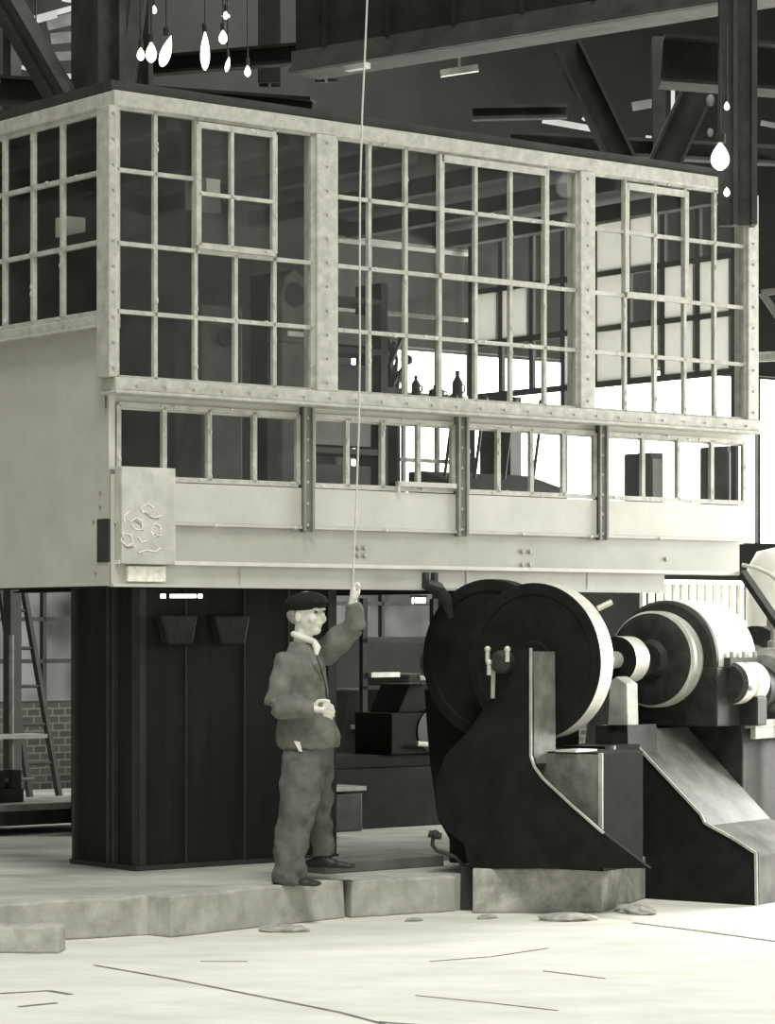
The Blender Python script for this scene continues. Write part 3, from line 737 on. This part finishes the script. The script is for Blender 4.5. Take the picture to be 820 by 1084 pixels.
g = MB(); g.tube([(-.2, .07, .16), (.26, .07, .16)], .014, 8); g.build('vice_screw', PALEI, t, smooth=True)
t = thing('bench_lamp_post', 'thin pole with a flat shelf in front of the brick wall at far left', 'stand', W(uz(12, 840, 5)[0], 5.0, .22), ANG)
g = MB(); g.tube([(0, 0, 0), (0, 0, 1.45)], .02, 8); g.build('pole', MIDG, t); g = MB(); g.box(-.2, .25, -.12, .12, .66, .69); g.build('tray', WOOD, t)
# ladder against the far left window
lb = W(uz(48, 700, 7.6)[0], 7.6, .22)
t = thing('ladder', 'wooden ladder leaning in front of the far left window', 'ladder', lb, ANG)
def lx(px): return uz(px, 700, 7.6)[0] - uz(48, 700, 7.6)[0]
for pa, pb in ((32, 38), (63, 60)):
    g = MB(); g.bar((lx(pa), 0, 0), (lx(pb), .8, 2.6), .04, .06); g.build('side_rail', DARK, t)
for k in range(7):
    f = .12+k*.13; x0 = lx(32 + 6*f); x1 = lx(63 - 3*f)
    g = MB(); g.tube([(x0, .8*f, 2.6*f), (x1, .8*f, 2.6*f)], .016, 8); g.build('rung', DARK, t)
# background hall column near left
c = W(uz(13, 700, 6)[0], 6.0)
g = MB(); g.ibeam((0, 0, .22), (0, 0, 9.4), .10, .12, .02); tag(g.build('hall_column', DARK, loc=(c.x, c.y, 0), rotz=ANG), 'slim dark steel post before the window at far left', 'column')
# lathe-like machine in the gloom between the man and the flywheels
t = thing('lathe', 'dark lathe standing in the gloom between the man and the flywheels', 'lathe', W(uz(425, 860, 2.9)[0], 2.9, .22), ANG)
g = MB(); g.box(-.7, .75, 0, .5, 0, .45); g.box(-.65, .7, .05, .45, .45, .55); g.build('lathe_bed', BLACK, t, bevel=.01)
g = MB(); g.box(-.1, .6, 0, .45, .55, .86); g.prism([(.0, .86), (.5, .86), (.4, 1.08), (.12, 1.08)], .05, .4, 'y'); g.build('headstock', BLACK, t, bevel=.01)
g = MB(); g.lathe([(0, .001), (0, .17), (-.08, .17), (-.08, .001)], (0, 0, 0), 28, axis='z'); o = g.build('chuck', BLACK2, t, smooth=True); o.rotation_euler.x = math.radians(90); o.location = (.32, -.01, .72)
g = MB(); g.tube([(.1, -.06, .63), (.45, -.06, .60)], .02, 8); g.build('feed_bar', PALEI, t); g = MB(); g.tube([(.25, .1, 1.12), (.62, .1, 1.12)], .02, 8); g.build('belt_bar', PALEI, t)
g = MB(); g.lathe([(0, .1), (0, .14), (.05, .14), (.05, .1), (0, .1)], (0, 0, 0), 24, axis='z'); o = g.build('hand_wheel', MIDG, t, smooth=True); o.rotation_euler.x = math.radians(80); o.location = (.3, -.02, 1.22)
t = thing('tool_trolley', 'low trolley with a pale top behind the man\'s back leg', 'trolley', W(uz(368, 870, 2.2)[0], 2.2, .22), ANG)
zt_ = uz(368, 833, 2.2)[1]-.22
g = MB(); g.box(-.12, .17, 0, .3, zt_-.03, zt_); g.build('trolley_top', WOOD, t); g = MB(); g.box(-.1, .15, .02, .28, .05, zt_-.05); g.build('trolley_body', BLACK2, t, bevel=.01)
t = thing('rail_frame', 'dark rail frame standing before the middle window under the cabin', 'frame', W(uz(384, 870, 4.5)[0], 4.5, .22), ANG)
g = MB(); g.box(0, .05, 0, .05, 0, 1.75); g.box(.75, .8, 0, .05, 0, 1.75); g.box(0, 2.2, 0, .05, 1.38, 1.42); g.box(0, 2.2, 0, .05, 1.0, 1.03); g.build('rails', SOOT, t)
g = MB(); g.box(.05, .35, -.05, .0, 1.10, 1.14); g.build('pale_bar', PALEI, t)
# background clutter row, keeps the wall from being bare
for i, (px, v, w, h) in enumerate(((395, 6.5, .9, .95), (455, 5.6, .8, 1.1), (700, 5.8, 1.1, 1.4))):
    t = thing('machine_tool', ['low dark machine near the back wall, just right of the man', 'dark machine near the back wall behind the flywheels', 'bulky dark machine behind the slatted screen'][i], 'machine', W(uz(px, 800, v)[0], v, .22 if i < 2 else 0), ANG)
    g = MB(); g.prism([(-w/2, 0), (w/2, 0), (w/2*.9, h*.6), (w/2*.5, h*.7), (w/2*.5, h), (-w/2*.6, h), (-w/2*.8, h*.5)], 0, .6, 'y'); g.build('machine_body', SOOT, t, bevel=.02)
    g = MB(); g.box(-w*.3, w*.35, -.03, .0, h*.62, h*.66); g.build('guide_rail', MIDG, t)
# glowing tubes standing in for far window gaps under the cabin
for i, (x0, x1, y, Y) in enumerate(((170, 214, 631, 17.15), (436, 450, 635.5, 26), (405, 415, 637, 27))[:2]):
    a, b = at(x0, y, Y), at(x1, y, Y); t = thing('strip_lamp', ['bright strip lamp under the cabin above the pier', 'short bright strip lamp far behind the beam bracket', 'tiny strip lamp far under the cabin near the raised hand'][i], 'lamp', a, 0)
    g = MB(); r = .014 if i == 0 else .03; L = b.x-a.x; g.tube([(0, 0, 0), (L*.12, 0, 0)], r, 8); g.tube([(L*.22, 0, 0), (L*.86, 0, 0)], [r*.8, r*.8], 8); g.tube([(L*.9, 0, 0), (L, 0, 0)], r*.9, 8); g.build('tube', BULB, t)
    g = MB(); g.box(-.02, L+.02, -.02, .02, r*.9, r*.9+.02); g.tube([(L/2, 0, r), (L/2, 0, .12 if i == 0 else .5)], .006, 6); g.build('lamp_holder', SOOT, t)  # holder and stem added to carry the glowing stand-in

# ================================================================== OVERHEAD STEEL
def beam(name, p, q, w, h, m, label, cat='beam', t=.03, group=None, up=(0, 0, 1)):
    g = MB(); p = Vector(p); q = Vector(q); g.ibeam((0, 0, 0), q-p, w, h, t, up); return tag(g.build(name, m, loc=p), label, cat, group)
def zof(p, z): return Vector((p.x, p.y, z))
# tall column behind the cabin roof
c = at(117, 96, 20.5)
t = thing('riveted_column', 'wide dark riveted column rising behind the cabin roof corner', 'column', (c.x, c.y, .22), ANG)
g = MB(); g.box(-.20, .20, -.12, .12, 0, 9.2); g.build('column_core', BLACK2, t)
for x in (-.24, .20):
    g = MB(); g.box(x, x+.04, -.2, .16, 0, 9.2); g.build('flange', DARK, t)
g = MB(); g.box(-.03, .03, -.16, -.12, 0, 9.2); g.build('stiffener', DARK, t)
# diagonal brace at the top left and one right of the column
a, b = at(-12, -30, 19.6), at(62, 98, 20.2)
g = MB(); ab_ = b-a
for o_ in (-.055, .055): g.bar(Vector((o_, 0, 0)), ab_+Vector((o_, 0, 0)), .085, .12)
g.bar((0, .03, 0), ab_+Vector((0, .03, 0)), .12, .05)
tag(g.build('diagonal_brace', GIRD, loc=a), 'grey twin-bar diagonal brace at the upper left corner', 'brace')
a, b = at(150, -20, 20.2), at(134, 98, 20.2)
beam('diagonal_brace', a, b, .10, .12, GIRD, 'slim grey brace just right of the riveted column', 'brace', .02)
# crane girder across the top right
a, b = at(322, 84, 21.0), at(860, -10, 18.3)
zg = (a.z+b.z)/2; a = zof(a, zg); b = zof(b, zg)
d = (b-a).normalized(); nrm = Vector((d.y, -d.x, 0))
t = thing('crane_girder', 'deep grey crane girder crossing above the cabin', 'girder', a, math.atan2(d.y, d.x)); L = (b-a).length
g = MB(); g.box(0, L, -.18, .18, 0, .03); g.build('lower_flange', GIRD, t)
g = MB(); g.box(0, L, -.15, -.135, .0, .16); g.build('angle_iron', GIRD, t)
g = MB(); g.box(0, L, -.10, -.06, .03, 1.6); g.build('girder_web', SOOT, t)
for k in range(9):
    g = MB(); g.box(.3+k*.6, .34+k*.6, -.16, -.10, .16, 1.6); g.build('stiffener', SOOT, t)
g = MB(); g.box(.55, .75, -.2, -.14, -.06, -.02); g.build('bright_cleat', PALEI, t)
# small bright slot below the girder, drawn as a pale bar
a_ = at(466, 78, 21.3); b_ = at(506, 72, 21.3); g = MB(); g.bar((0, 0, 0), b_-a_, .05, .05); g.bar((b_-a_)/2, (b_-a_)/2+Vector((0, 0, .9)), .02, .02)
tag(g.build('pale_bracket', PALEI, loc=a_), 'short pale bar hanging below the crane girder', 'bar')
# roof truss behind
specs = [
 ((600, 50, 22.5), (660, 175, 22.5), .22, 'dark truss diagonal above the right windows, leaning right', SOOT),
 ((755, 60, 22.5), (700, 180, 22.5), .26, 'dark truss diagonal above the right windows, leaning left', SOOT),
 ((697, 40, 23.5), (697, 185, 23.5), .12, 'upright truss post between the two dark diagonals', SOOT),
 ((540, 150, 23.5), (825, 165, 23.5), .16, 'long truss chord just above the cabin roof at right', SOOT),
 ((160, 70, 24), (340, 55, 22), .16, 'dark truss chord behind the hanging bulbs', SOOT),
 ((285, -20, 23), (285, 90, 23), .20, 'dark upright member between the bulbs and the girder', SOOT),
 ((340, -20, 21.8), (345, 85, 21.8), .20, 'grey upright member beside the single hanging bulb', GIRD),
 ((355, -10, 22.5), (420, 60, 22.5), .12, 'short dark strut near the top of the hanging cord', GIRD),
 ((0, 96, 22), (330, 120, 21.5), .22, 'dark long beam lying behind the cabin roof edge', SOOT),
 ((345, -5, 24), (560, -40, 20), .25, 'dark upper beam over the crane girder', SOOT),
 ((500, 120, 24), (600, 118, 24), .12, 'short truss member behind the girder middle', SOOT),
 ((700, 65, 20.5), (835, 75, 20.5), .35, 'heavy dark cross beam at the upper right', SOOT),
]
for i, (p, q, w, lab, m) in enumerate(specs):
    beam('truss_member', at(*p), at(*q), w*.9, w, m, lab, 'truss member', .025)
# hanging steel upright at the right, in front of the cabin corner
c0 = at(777, 240, 18.3); c1 = at(777, 60, 18.3)
t = thing('hanging_upright', 'dark hanging steel upright in front of the cabin\'s right top corner', 'steel upright', c0, 0)
hh = c1.z-c0.z
g = MB(); g.box(-.105, .105, -.06, .02, 0, hh+.4); g.build('upright_web', BLACK2, t)
g = MB(); g.box(-.02, .01, -.10, -.06, 0, hh+.4); g.box(.10, .135, -.12, .04, 0, hh+.4); g.build('upright_flange', DARK, t)
for z, r in ((hh*.74, .03), (hh*.55, .022)):
    g = MB(); g.ball((-.16, -.02, z), r, 1, .8, 1.3); g.build('lug', MIDG, t, smooth=True)
# round lamp beside it
def lamp(name, px, py, Y, rx, rz, label, top=None, holder=True, tilt=0, group=None):
    c = at(px, py, Y); s = Y/F
    t = thing(name, label, 'lamp', c, 0, group or ('hanging bulbs under the roof steel' if name == 'hanging_lamp' else None))
    g = MB(); n = 7; prof = []
    R, Z = rx*s, rz*s
    for k in range(13):
        f = k/12; z = -Z + 2*Z*f; r = R*math.sin(math.pi*min(1, f*1.02+.02))**.6 * (1.05 - .55*f); prof.append((z, max(r, .001)))
    g.lathe(prof, n=18, axis='z'); o = g.build('bulb', BULB, t, smooth=True); o.rotation_euler.y = tilt
    if holder:
        g = MB(); g.lathe([(Z*.9, .001), (Z*.9, R*.5), (Z+.05, R*.5), (Z+.06, .001)], n=12, axis='z'); g.build('lamp_holder', BLACK2, t, smooth=True)
        g = MB(); g.tube([(0, 0, Z+.05), (0, 0, (top if top else 8.6) - c.z)], .006, 6); g.build('lamp_cord', BLACK2, t)
    return t
lamp('hanging_lamp', 149, 57, 19.6, 5, 7, 'small glowing bulb, leftmost of the cluster beside the riveted column')
lamp('hanging_lamp', 160, 55, 19.6, 7, 11, 'fat glowing bulb in the middle of the left cluster')
lamp('hanging_lamp', 176, 54, 19.6, 7, 17, 'long tilted glowing bulb at the right of the left cluster', tilt=.3)
lamp('hanging_lamp', 217, 53, 21.5, 6, 21, 'tallest narrow glowing bulb hanging alone left of the small ones')
lamp('hanging_lamp', 236, 39, 21.5, 5.5, 7.5, 'short square glowing bulb high between two other bulbs')
lamp('hanging_lamp', 239, 16, 22.5, 5, 4, 'small glowing bulb at the very top of the frame')
lamp('hanging_lamp', 241, 68, 22.2, 3, 8, 'thin small glowing bulb low in the bulb row', tilt=.2)
lamp('hanging_lamp', 262, 75, 21.6, 4, 6, 'tiny glowing bulb, lowest of the row')
lamp('hanging_lamp', 326.5, 66, 21.0, 5.5, 9.5, 'single glowing bulb hanging beside the grey upright member')
lamp('hanging_lamp', 163, 10, 22.5, 3.5, 4.5, 'tiny glowing bulb high above the left cluster')
lamp('round_lamp', 762, 165, 18.0, 12, 15, 'large round glowing lamp beside the hanging steel upright', top=5.6)
lamp('hanging_lamp', 38, 96, 22.0, 6, 10, 'glowing bulb at the foot of the big diagonal brace')
lamp('hanging_lamp', 769, 112, 18.0, 3.5, 4.5, 'tiny glint lamp above the large round lamp', top=5.6)  # glint drawn as a small glowing bead
lamp('hanging_lamp', 769, 203, 18.0, 4, 5, 'tiny glint lamp below the large round lamp', holder=False).location.y += .0

# louvred roof opening, upper left, and slots at the upper right
def slot(pts, Y, th, label, name='roof_slot'):
    a, b = at(*pts[0], Y), at(*pts[1], Y); g = MB(); g.bar((0, 0, 0), b-a, .03, th*Y/F); return g, a, label, name
for i, (p, q, Y, th) in enumerate((((35, 20), (86, 6), 26, 5), ((38, 22), (60, 16), 25.9, 5), ((50, 26), (88, 17), 26, 12), ((54, 41), (88, 38), 26, 11), ((56, 60), (90, 58), 26, 9),
        ((62, 80), (92, 82), 26, 5), ((-2, 66), (31, 73), 26, 3.5), ((-2, 25), (6, 26), 26, 3), ((66, -2), (90, 2), 26, 6),
        ((574, 127), (641, 139), 25.8, 6), ((617, 127), (625, 117), 25.7, 4), ((712, 95), (712, 136), 25.8, 6), ((669, 113), (698, 108), 25.9, 9), ((683, 147), (692, 148), 25.8, 7), ((800, 165), (825, 168), 24, 8), ((805, 130), (825, 134), 24, 5))):
    g, a, _, _ = slot((p, q), Y, th, '')
    dark = i in (2, 3, 4, 12, 15)
    o = g.build('window_%d' % (i+11), SLOT if not dark else emis('roof_daylight_dim', .3, 1.0, .5, 4), loc=a); struct(o)

# ================================================================== RIGHT OF THE CABIN
t = thing('bright_tank', 'pale rounded steel tank in daylight beyond the right end of the cabin', 'tank', at(835, 560, 22.5).xy.to_3d(), 0)
g = MB(); g.lathe([(0, .001), (0, .34), (2.2, .34), (2.34, .26), (2.4, .001)], n=32, axis='z'); g.build('tank_shell', WHT, t, smooth=True)
g = MB(); g.box(-.34, .34, -.36, .36, 0, .1); g.build('tank_foot', DARK, t)
beam('pale_rail', at(800, 378, 23.5), at(850, 376, 22.5), .05, .08, PALEI, 'pale horizontal rail at the right edge beyond the cabin', 'rail', .015)
a, b = at(806, 310, 23), at(830, 345, 23); g = MB(); g.bar((0, 0, 0), b-a, .07, .05); g.bar((0, 0, 0), Vector((.18, 0, .02)), .05, .05)
tag(g.build('pale_gusset', GIRD, loc=a), 'grey angled gusset at the right edge beside the cabin', 'gusset')
c = at(812, 400, 24.5)
g = MB(); g.ibeam((0, 0, 0), (0, 0, 9.0), .45, .4, .04); tag(g.build('hall_column', SOOT, loc=(c.x+.35, c.y, 0)), 'dark hall column at the right edge beyond the cabin', 'column')

# ================================================================== HANGING CORD
hp = at(374, 622, 16.35)
g = MB(); tp = Vector((at(392, 0, 16.45).x, 16.45, 6.6))
pts = [tp.lerp(hp, k/10) + Vector((.012*math.sin(k), 0, 0)) for k in range(11)]
pts.append(hp - Vector((0, 0, .05)))
g.tube([p - hp for p in pts], .0055, 8)
tag(g.build('pull_cord', mat('pale_cord', .55, .8, .1, 20), loc=hp, smooth=True), 'thin pale cord hanging down to the man\'s raised hand', 'cord')
PB = at(320, 938, 16.33); PS = PB.y / F
def pm(px, py, dy=0.0): return Vector(((px-320)*PS, dy, (938-py)*PS))
man = thing('person', 'man in flat cap, pale jacket and baggy trousers, one hand raised to the cord', 'person', (PB.x, PB.y, .222), 0)
SKIN = mat('skin', .72, .6, .1, 12); COAT = mat('jacket_cloth', .17, .9, .25, 9, bump=.3, spec=.1); TROU = mat('trouser_cloth', .13, .9, .35, 7, bump=.3, spec=.1)
CAPM = mat('cap_felt', .02, .95, .2, 20, spec=.1); SHIRT = mat('white_scarf', .75, .8, .1, 15); SHOE = mat('shoe_leather', .035, .5, .3, 20); HAIR = mat('grey_hair', .35, .9, .3, 40)
LSH = pm(340, 696, .15); RSH = pm(306, 703, -.15)
def remesh(g, name, m, vox, parent, it=4, amp=0):
    o = g.build(name, m, None)
    r = o.modifiers.new('r', 'REMESH'); r.mode = 'VOXEL'; r.voxel_size = vox
    s = o.modifiers.new('s', 'SMOOTH'); s.factor = .5; s.iterations = it
    dg = bpy.context.evaluated_depsgraph_get(); dg.update(); me = bpy.data.meshes.new_from_object(o.evaluated_get(dg))
    old = o.data; o.modifiers.clear(); o.data = me; bpy.data.meshes.remove(old); me.shade_smooth(); o.parent = parent
    if not me.materials: me.materials.append(m)
    if amp:
        from mathutils import noise
        nn = [v.normal.copy() for v in me.vertices]
        for v, q in zip(me.vertices, nn):
            c = v.co; f = noise.noise(Vector((c.x*12+c.z*9, c.y*10, c.z*5-c.x*4))) + .6*noise.noise(Vector((c.x*26-c.z*14, c.y*20, c.z*8+c.x*6)))
            v.co = c + q * amp * (f - abs(noise.noise(Vector((c.x*7+c.z*8, c.y*7, c.z*4)))) * .6)
    return o
# ---- body (head, neck, torso, limbs, hands): one surface
g = MB()
hc = pm(325.5, 653, 0)
def hd(f, s, u): # head axes: f forward (right and toward the camera), s sideways, u up
    fw = Vector((.80, -.60, .08)).normalized(); sd = Vector((-.60, -.80, 0)).normalized(); return hc + (fw*f + sd*s + Vector((0, 0, 1))*u)*1.09
def hball(c, r, sf, ss, su):
    for v in bmesh.ops.create_uvsphere(g.bm, u_segments=20, v_segments=14, radius=1)['verts']:
        a = v.co.copy(); v.co = hd(c[0]+a.x*r*sf, c[1]+a.y*r*ss, c[2]+a.z*r*su)
hball((-.015, 0, .035), .095, 1.05, .82, .95)      # skull
hball((.02, 0, -.03), .075, .95, .85, 1.15)        # face
hball((.05, 0, -.088), .033, 1, 1.1, .8)           # chin
hball((.098, 0, -.012), .017, 1.1, .7, 1.3); hball((.088, 0, .01), .011, 1, .8, 1.8)   # nose
for s in (-1, 1):
    hball((.082, .032*s, .022), .013, .8, 1.6, .6)     # brow
    hball((.065, .04*s, -.03), .026, 1, 1, 1)          # cheek
    hball((-.005, .078*s, -.012), .028, .7, .35, 1.15) # ear
hball((.086, 0, -.052), .014, .8, 1.5, .45); hball((.084, 0, -.063), .013, .8, 1.3, .5)  # lips
g.tube([hd(-.02, 0, -.04), pm(320, 685, 0), pm(319, 700, 0)], [.055, .056, .07], 16)
g.loft([(pm(325,795).x, 0, pm(0,800).z, .12, .16), (pm(323,770).x, 0, pm(0,770).z, .12, .155), (pm(322,740).x, 0, pm(0,740).z, .13, .17), (pm(320,712).x, 0, pm(0,712).z, .12, .19), (pm(319,697).x, 0, pm(0,697).z, .08, .15), (pm(319,692).x, 0, pm(0,692).z, .05, .08)])
RE, RWR = pm(296, 751, -.20), pm(330, 752, -.27)
LE, LWR = pm(376, 664, .05), pm(373.5, 640, .0)
g.tube([RSH, RE], [.055, .045], 14); g.tube([RE, RWR], [.045, .028], 14)
g.tube([LSH, LE], [.055, .034], 14); g.tube([LE, LWR], [.034, .028], 14)
RH, RK, RA = pm(322, 800, -.09), pm(316, 860, -.12), pm(308, 922, -.12)
LH_, LK, LA = pm(330, 800, .09), pm(338, 850, .10), pm(340, 905, .22)
g.tube([RH, RK, RA], [.085, .055, .040], 16); g.tube([LH_, LK, LA], [.070, .042, .036], 16)
g.tube([RA, RA + Vector((.05, -.02, -.035))], [.036, .028], 12); g.tube([LA + Vector((0, 0, .02)), LA + Vector((.03, -.01, -.02))], [.036, .028], 12)
# right hand, resting in front of the waist: palm, four fingers, thumb
d = Vector((1, -.12, -.05)).normalized(); up = Vector((0, -.25, 1)).normalized(); sd = d.cross(up)
pc = RWR + d*.055
g.tube([RWR, RWR+d*.03, RWR+d*.085], [(.026,.020), (.032,.019), (.040,.015)], 14)
for i, (o_, L) in enumerate(((.030, .072), (.011, .080), (-.009, .075), (-.028, .060))):
    b0 = RWR + d*.072 + up*o_ ; k1 = b0 + d*L*.5 + sd*.004 + up*o_*.25; k2 = k1 + (d*.75 - up*.35 + Vector((0, .25, 0))).normalized()*L*.32; k3 = k2 + (d*.35 - up*.7 + Vector((0, .4, 0))).normalized()*L*.28
    g.tube([b0, k1, k2, k3], [.0105, .0095, .0085, .007], 8)
b0 = RWR + d*.02 + up*.024; g.tube([b0, b0 + (d*.6+up*.6).normalized()*.04, b0 + (d*.9+up*.5).normalized()*.072, b0 + d*.095 + up*.030], [.013, .012, .010, .008], 8)
# left hand gripping the cord
lp = LWR; ud = Vector((0.02, 0, 1)).normalized(); cx = pm(374, 0, .02)
g.tube([lp - ud*.01, lp+ud*.03, lp+ud*.075], [(.026,.02), (.022,.034), (.017,.036)], 14)
cord = Vector((hp.x - PB.x, hp.y - PB.y, 0))
for i in range(4):
    z = lp.z + .082 + i*.0; 
for i, (o_, L) in enumerate(((-.028, .055), (-.009, .062), (.010, .060), (.028, .050))):
    b0 = lp + ud*.070 + Vector((0, o_, 0)); k1 = b0 + Vector((.004, 0, L*.55)); k2 = k1 + Vector((.022, -.002, L*.18)); k3 = k2 + Vector((.012, -.004, -.022))
    g.tube([b0, k1, k2, k3], [.0105, .0095, .0088, .0075], 8)
b0 = lp + ud*.02 + Vector((.010, -.022, 0)); g.tube([b0, b0+Vector((.022, -.006, .030)), b0+Vector((.026, .004, .058))], [.013, .011, .008], 8)
body = remesh(g, 'body', SKIN, .0065, man, 2)
# eyes
for s in (-1, 1):
    g = MB(); c = hd(.083, .031*s, .005); g.ball(c, .011, 1, 1, .6, 10); g.build('eye', mat('eye_dark', .04, .3, .1, 5), man, smooth=True)
# hair at the temples and nape
g = MB(); c = hc
def hb2(gg, c, r, sf, ss, su, seg=18):
    for v in bmesh.ops.create_uvsphere(gg.bm, u_segments=seg, v_segments=12, radius=1)['verts']:
        a = v.co.copy(); v.co = hd(c[0]+a.x*r*sf, c[1]+a.y*r*ss, c[2]+a.z*r*su)
hb2(g, (-.04, 0, .01), .088, .95, .95, .75); g.build('hair', HAIR, man, smooth=True)
# cap: domed felt crown, tilted, with a peak
g = MB()
hb2(g, (-.012, 0, .062), .118, 1.08, .92, .52, 24)
hb2(g, (-.06, 0, .045), .085, 1.1, 1.0, .6, 20)
hb2(g, (.085, 0, .052), .058, 1.15, 1.15, .20, 20)
remesh(g, 'flat_cap', CAPM, .009, man, 3)
# scarf
g = MB(); cc = pm(321.5, 680, 0)
ring = [Vector((cc.x + .060*math.cos(t), .066*math.sin(t), cc.z + .012 - .022*math.cos(t))) for t in [6.2832*k/20 for k in range(21)]]
g.tube(ring, .019, 10, cap=False); g.tube([ring[19], cc + Vector((.078, -.05, -.045)), cc + Vector((.075, -.08, -.09))], [.020, .024, .010], 10)
g.build('neck_scarf', SHIRT, man, smooth=True)
# jacket
g = MB()
def sec(px, py, rx, ry, dy=0): p = pm(px, py, dy); return (p.x, p.y, p.z, rx, ry, 0)
g.loft([sec(326, 794, .185, .20), sec(326, 782, .190, .205), sec(324, 762, .160, .19), sec(321, 742, .150, .195), sec(319, 722, .150, .21), sec(319, 706, .135, .215), sec(319, 694, .10, .16), sec(319, 687, .078, .092), sec(318, 682, .066, .080)], 32)
g.tube([RSH + Vector((.03, .05, .01)), RSH, RSH.lerp(RE, .5) + Vector((-.01, 0, 0)), RE + Vector((-.012, 0, .01))], [.06, .085, .078, .072], 18)
g.tube([RE + Vector((-.02, 0, .02)), RE + Vector((.01, 0, 0)), RE.lerp(RWR, .55), RWR + Vector((.025, -.002, 0))], [.06, .072, .062, .050], 18)
g.tube([LSH + Vector((-.05, -.04, -.02)), LSH, LSH.lerp(LE, .5), LE + Vector((.004, 0, -.008))], [.07, .085, .082, .066], 18)
g.tube([LE + Vector((.006, 0, -.02)), LE.lerp(LWR, .5), LWR + Vector((0, 0, .0))], [.062, .056, .046], 18)
jk = remesh(g, 'jacket', COAT, .011, man, 4, .013)
# lapels and the front opening, laid on the coat surface
from mathutils.bvhtree import BVHTree
bv = BVHTree.FromPolygons([v.co.copy() for v in jk.data.vertices], [list(f.vertices) for f in jk.data.polygons])
def on_coat(px, py):
    o_ = pm(px, py, -1.0); h_ = bv.ray_cast(o_, Vector((0, 1, 0))); return (h_[0] if h_[0] else o_ + Vector((0, .85, 0))) + Vector((0, -.004, 0))
g = MB(); g.tube([on_coat(*q) for q in ((334, 694), (338, 705), (342, 718), (345, 732), (347, 745))], .006, 6); g.build('front_seam', SHOE, man, smooth=True)
g = MB()
for a_, b_, c_ in (((326, 688), (334, 706), (341, 722)), ):
    P_ = [on_coat(*a_), on_coat(*b_), on_coat(*c_)]; g.tube(P_, [.010, .020, .006], 8)
g.build('lapel', COAT, man, smooth=True)
# trousers
g = MB()
g.loft([sec(327, 776, .145, .165), sec(326, 795, .155, .175), sec(325, 812, .15, .18)][::-1], 28)
g.tube([pm(321, 800, -.07), pm(321, 822, -.09), pm(316, 858, -.12), pm(308.5, 895, -.125), pm(307, 936, -.125)], [.125, .130, .112, .102, .102], 22)
g.tube([pm(333, 800, .07), pm(336, 825, .08), pm(337, 855, .10), pm(339, 885, .19), pm(341, 911, .22)], [.10, .098, .078, .070, .072], 22)
remesh(g, 'trousers', TROU, .012, man, 4, .015)
# handkerchief in the pocket
g = MB(); p = pm(316, 791, -.20); g.prism([(-.022, .03), (.014, .026), (.026, -.032), (.008, -.028)], p.y-.006, p.y+.03, 'y')
for v in g.bm.verts: v.co.x += p.x; v.co.z += p.z
g.build('handkerchief', SHIRT, man)
# shoes
for nm, A_, dv in (('shoe', pm(308, 930, -.125), Vector((.9, -.42, 0)).normalized()), ('shoe', pm(342, 907, .22), Vector((.95, -.3, 0)).normalized())):
    z0 = 0.0 if A_.y < 0 else .072
    sdv = Vector((-dv.y, dv.x, 0)); g = MB()
    for (f, w, h) in ((-.075, .036, .05), (-.03, .040, .07), (.04, .042, .06), (.10, .046, .045), (.15, .040, .034)):
        c = Vector((A_.x, A_.y, 0)) + dv*f; g.ball((c.x, c.y, z0+h*.55), .045, w/.036, w/.036, h/.045*.55, 14)
    g.tube([Vector((A_.x, A_.y, z0+.03)), Vector((A_.x, A_.y, z0+.11))], [.05, .045], 14)
    o = remesh(g, nm, SHOE, .009, man, 3)
w = bpy.data.worlds.new('world'); sc.world = w; w.use_nodes = True
w.node_tree.nodes['Background'].inputs[0].default_value = (1, 1, .95, 1); w.node_tree.nodes['Background'].inputs[1].default_value = .55
def sun(name, d, s, ang):
    l = bpy.data.lights.new(name, 'SUN'); l.energy = s; l.angle = math.radians(ang); l.color = (1, 1, .95)
    o = bpy.data.objects.new(name, l); col.objects.link(o); o.rotation_euler = Vector(d).to_track_quat('-Z', 'Y').to_euler(); return o
sun('daylight_sun', (-.06, .56, -1.0), 2.05, 18)
def area(name, loc, d, sx, sy, e):
    l = bpy.data.lights.new(name, 'AREA'); l.shape = 'RECTANGLE'; l.size = sx; l.size_y = sy; l.energy = e; l.color = (1, 1, .95)
    o = bpy.data.objects.new(name, l); col.objects.link(o); o.location = loc; o.rotation_euler = Vector(d).to_track_quat('-Z', 'Y').to_euler(); return o
area('rear_skylight', (2.2, 24.0, 9.0), (-.1, -.1, -1), 9, 2.5, 700)  # added overhead fill that brightens the floor behind the cabin
area('right_hall_windows', (8.0, 22.5, 2.9), (-1, -.30, -.18), 5, 2.4, 1700)  # added unseen fill for the end-wall panes and the floor under the cabin
sc.view_settings.view_transform = 'Standard'; sc.view_settings.look = 'None'; sc.view_settings.exposure = 0; sc.view_settings.gamma = 1
sc.view_settings.use_curve_mapping = False
# camera
cam = bpy.data.cameras.new('camera'); co = bpy.data.objects.new('camera', cam); col.objects.link(co)
co.location = (0, 0, H); co.rotation_euler = (math.radians(90), 0, 0)
cam.sensor_fit = 'HORIZONTAL'; cam.sensor_width = 36; cam.lens = 36*F/820; cam.shift_y = (CY-542)/820; cam.clip_end = 200
sc.camera = co
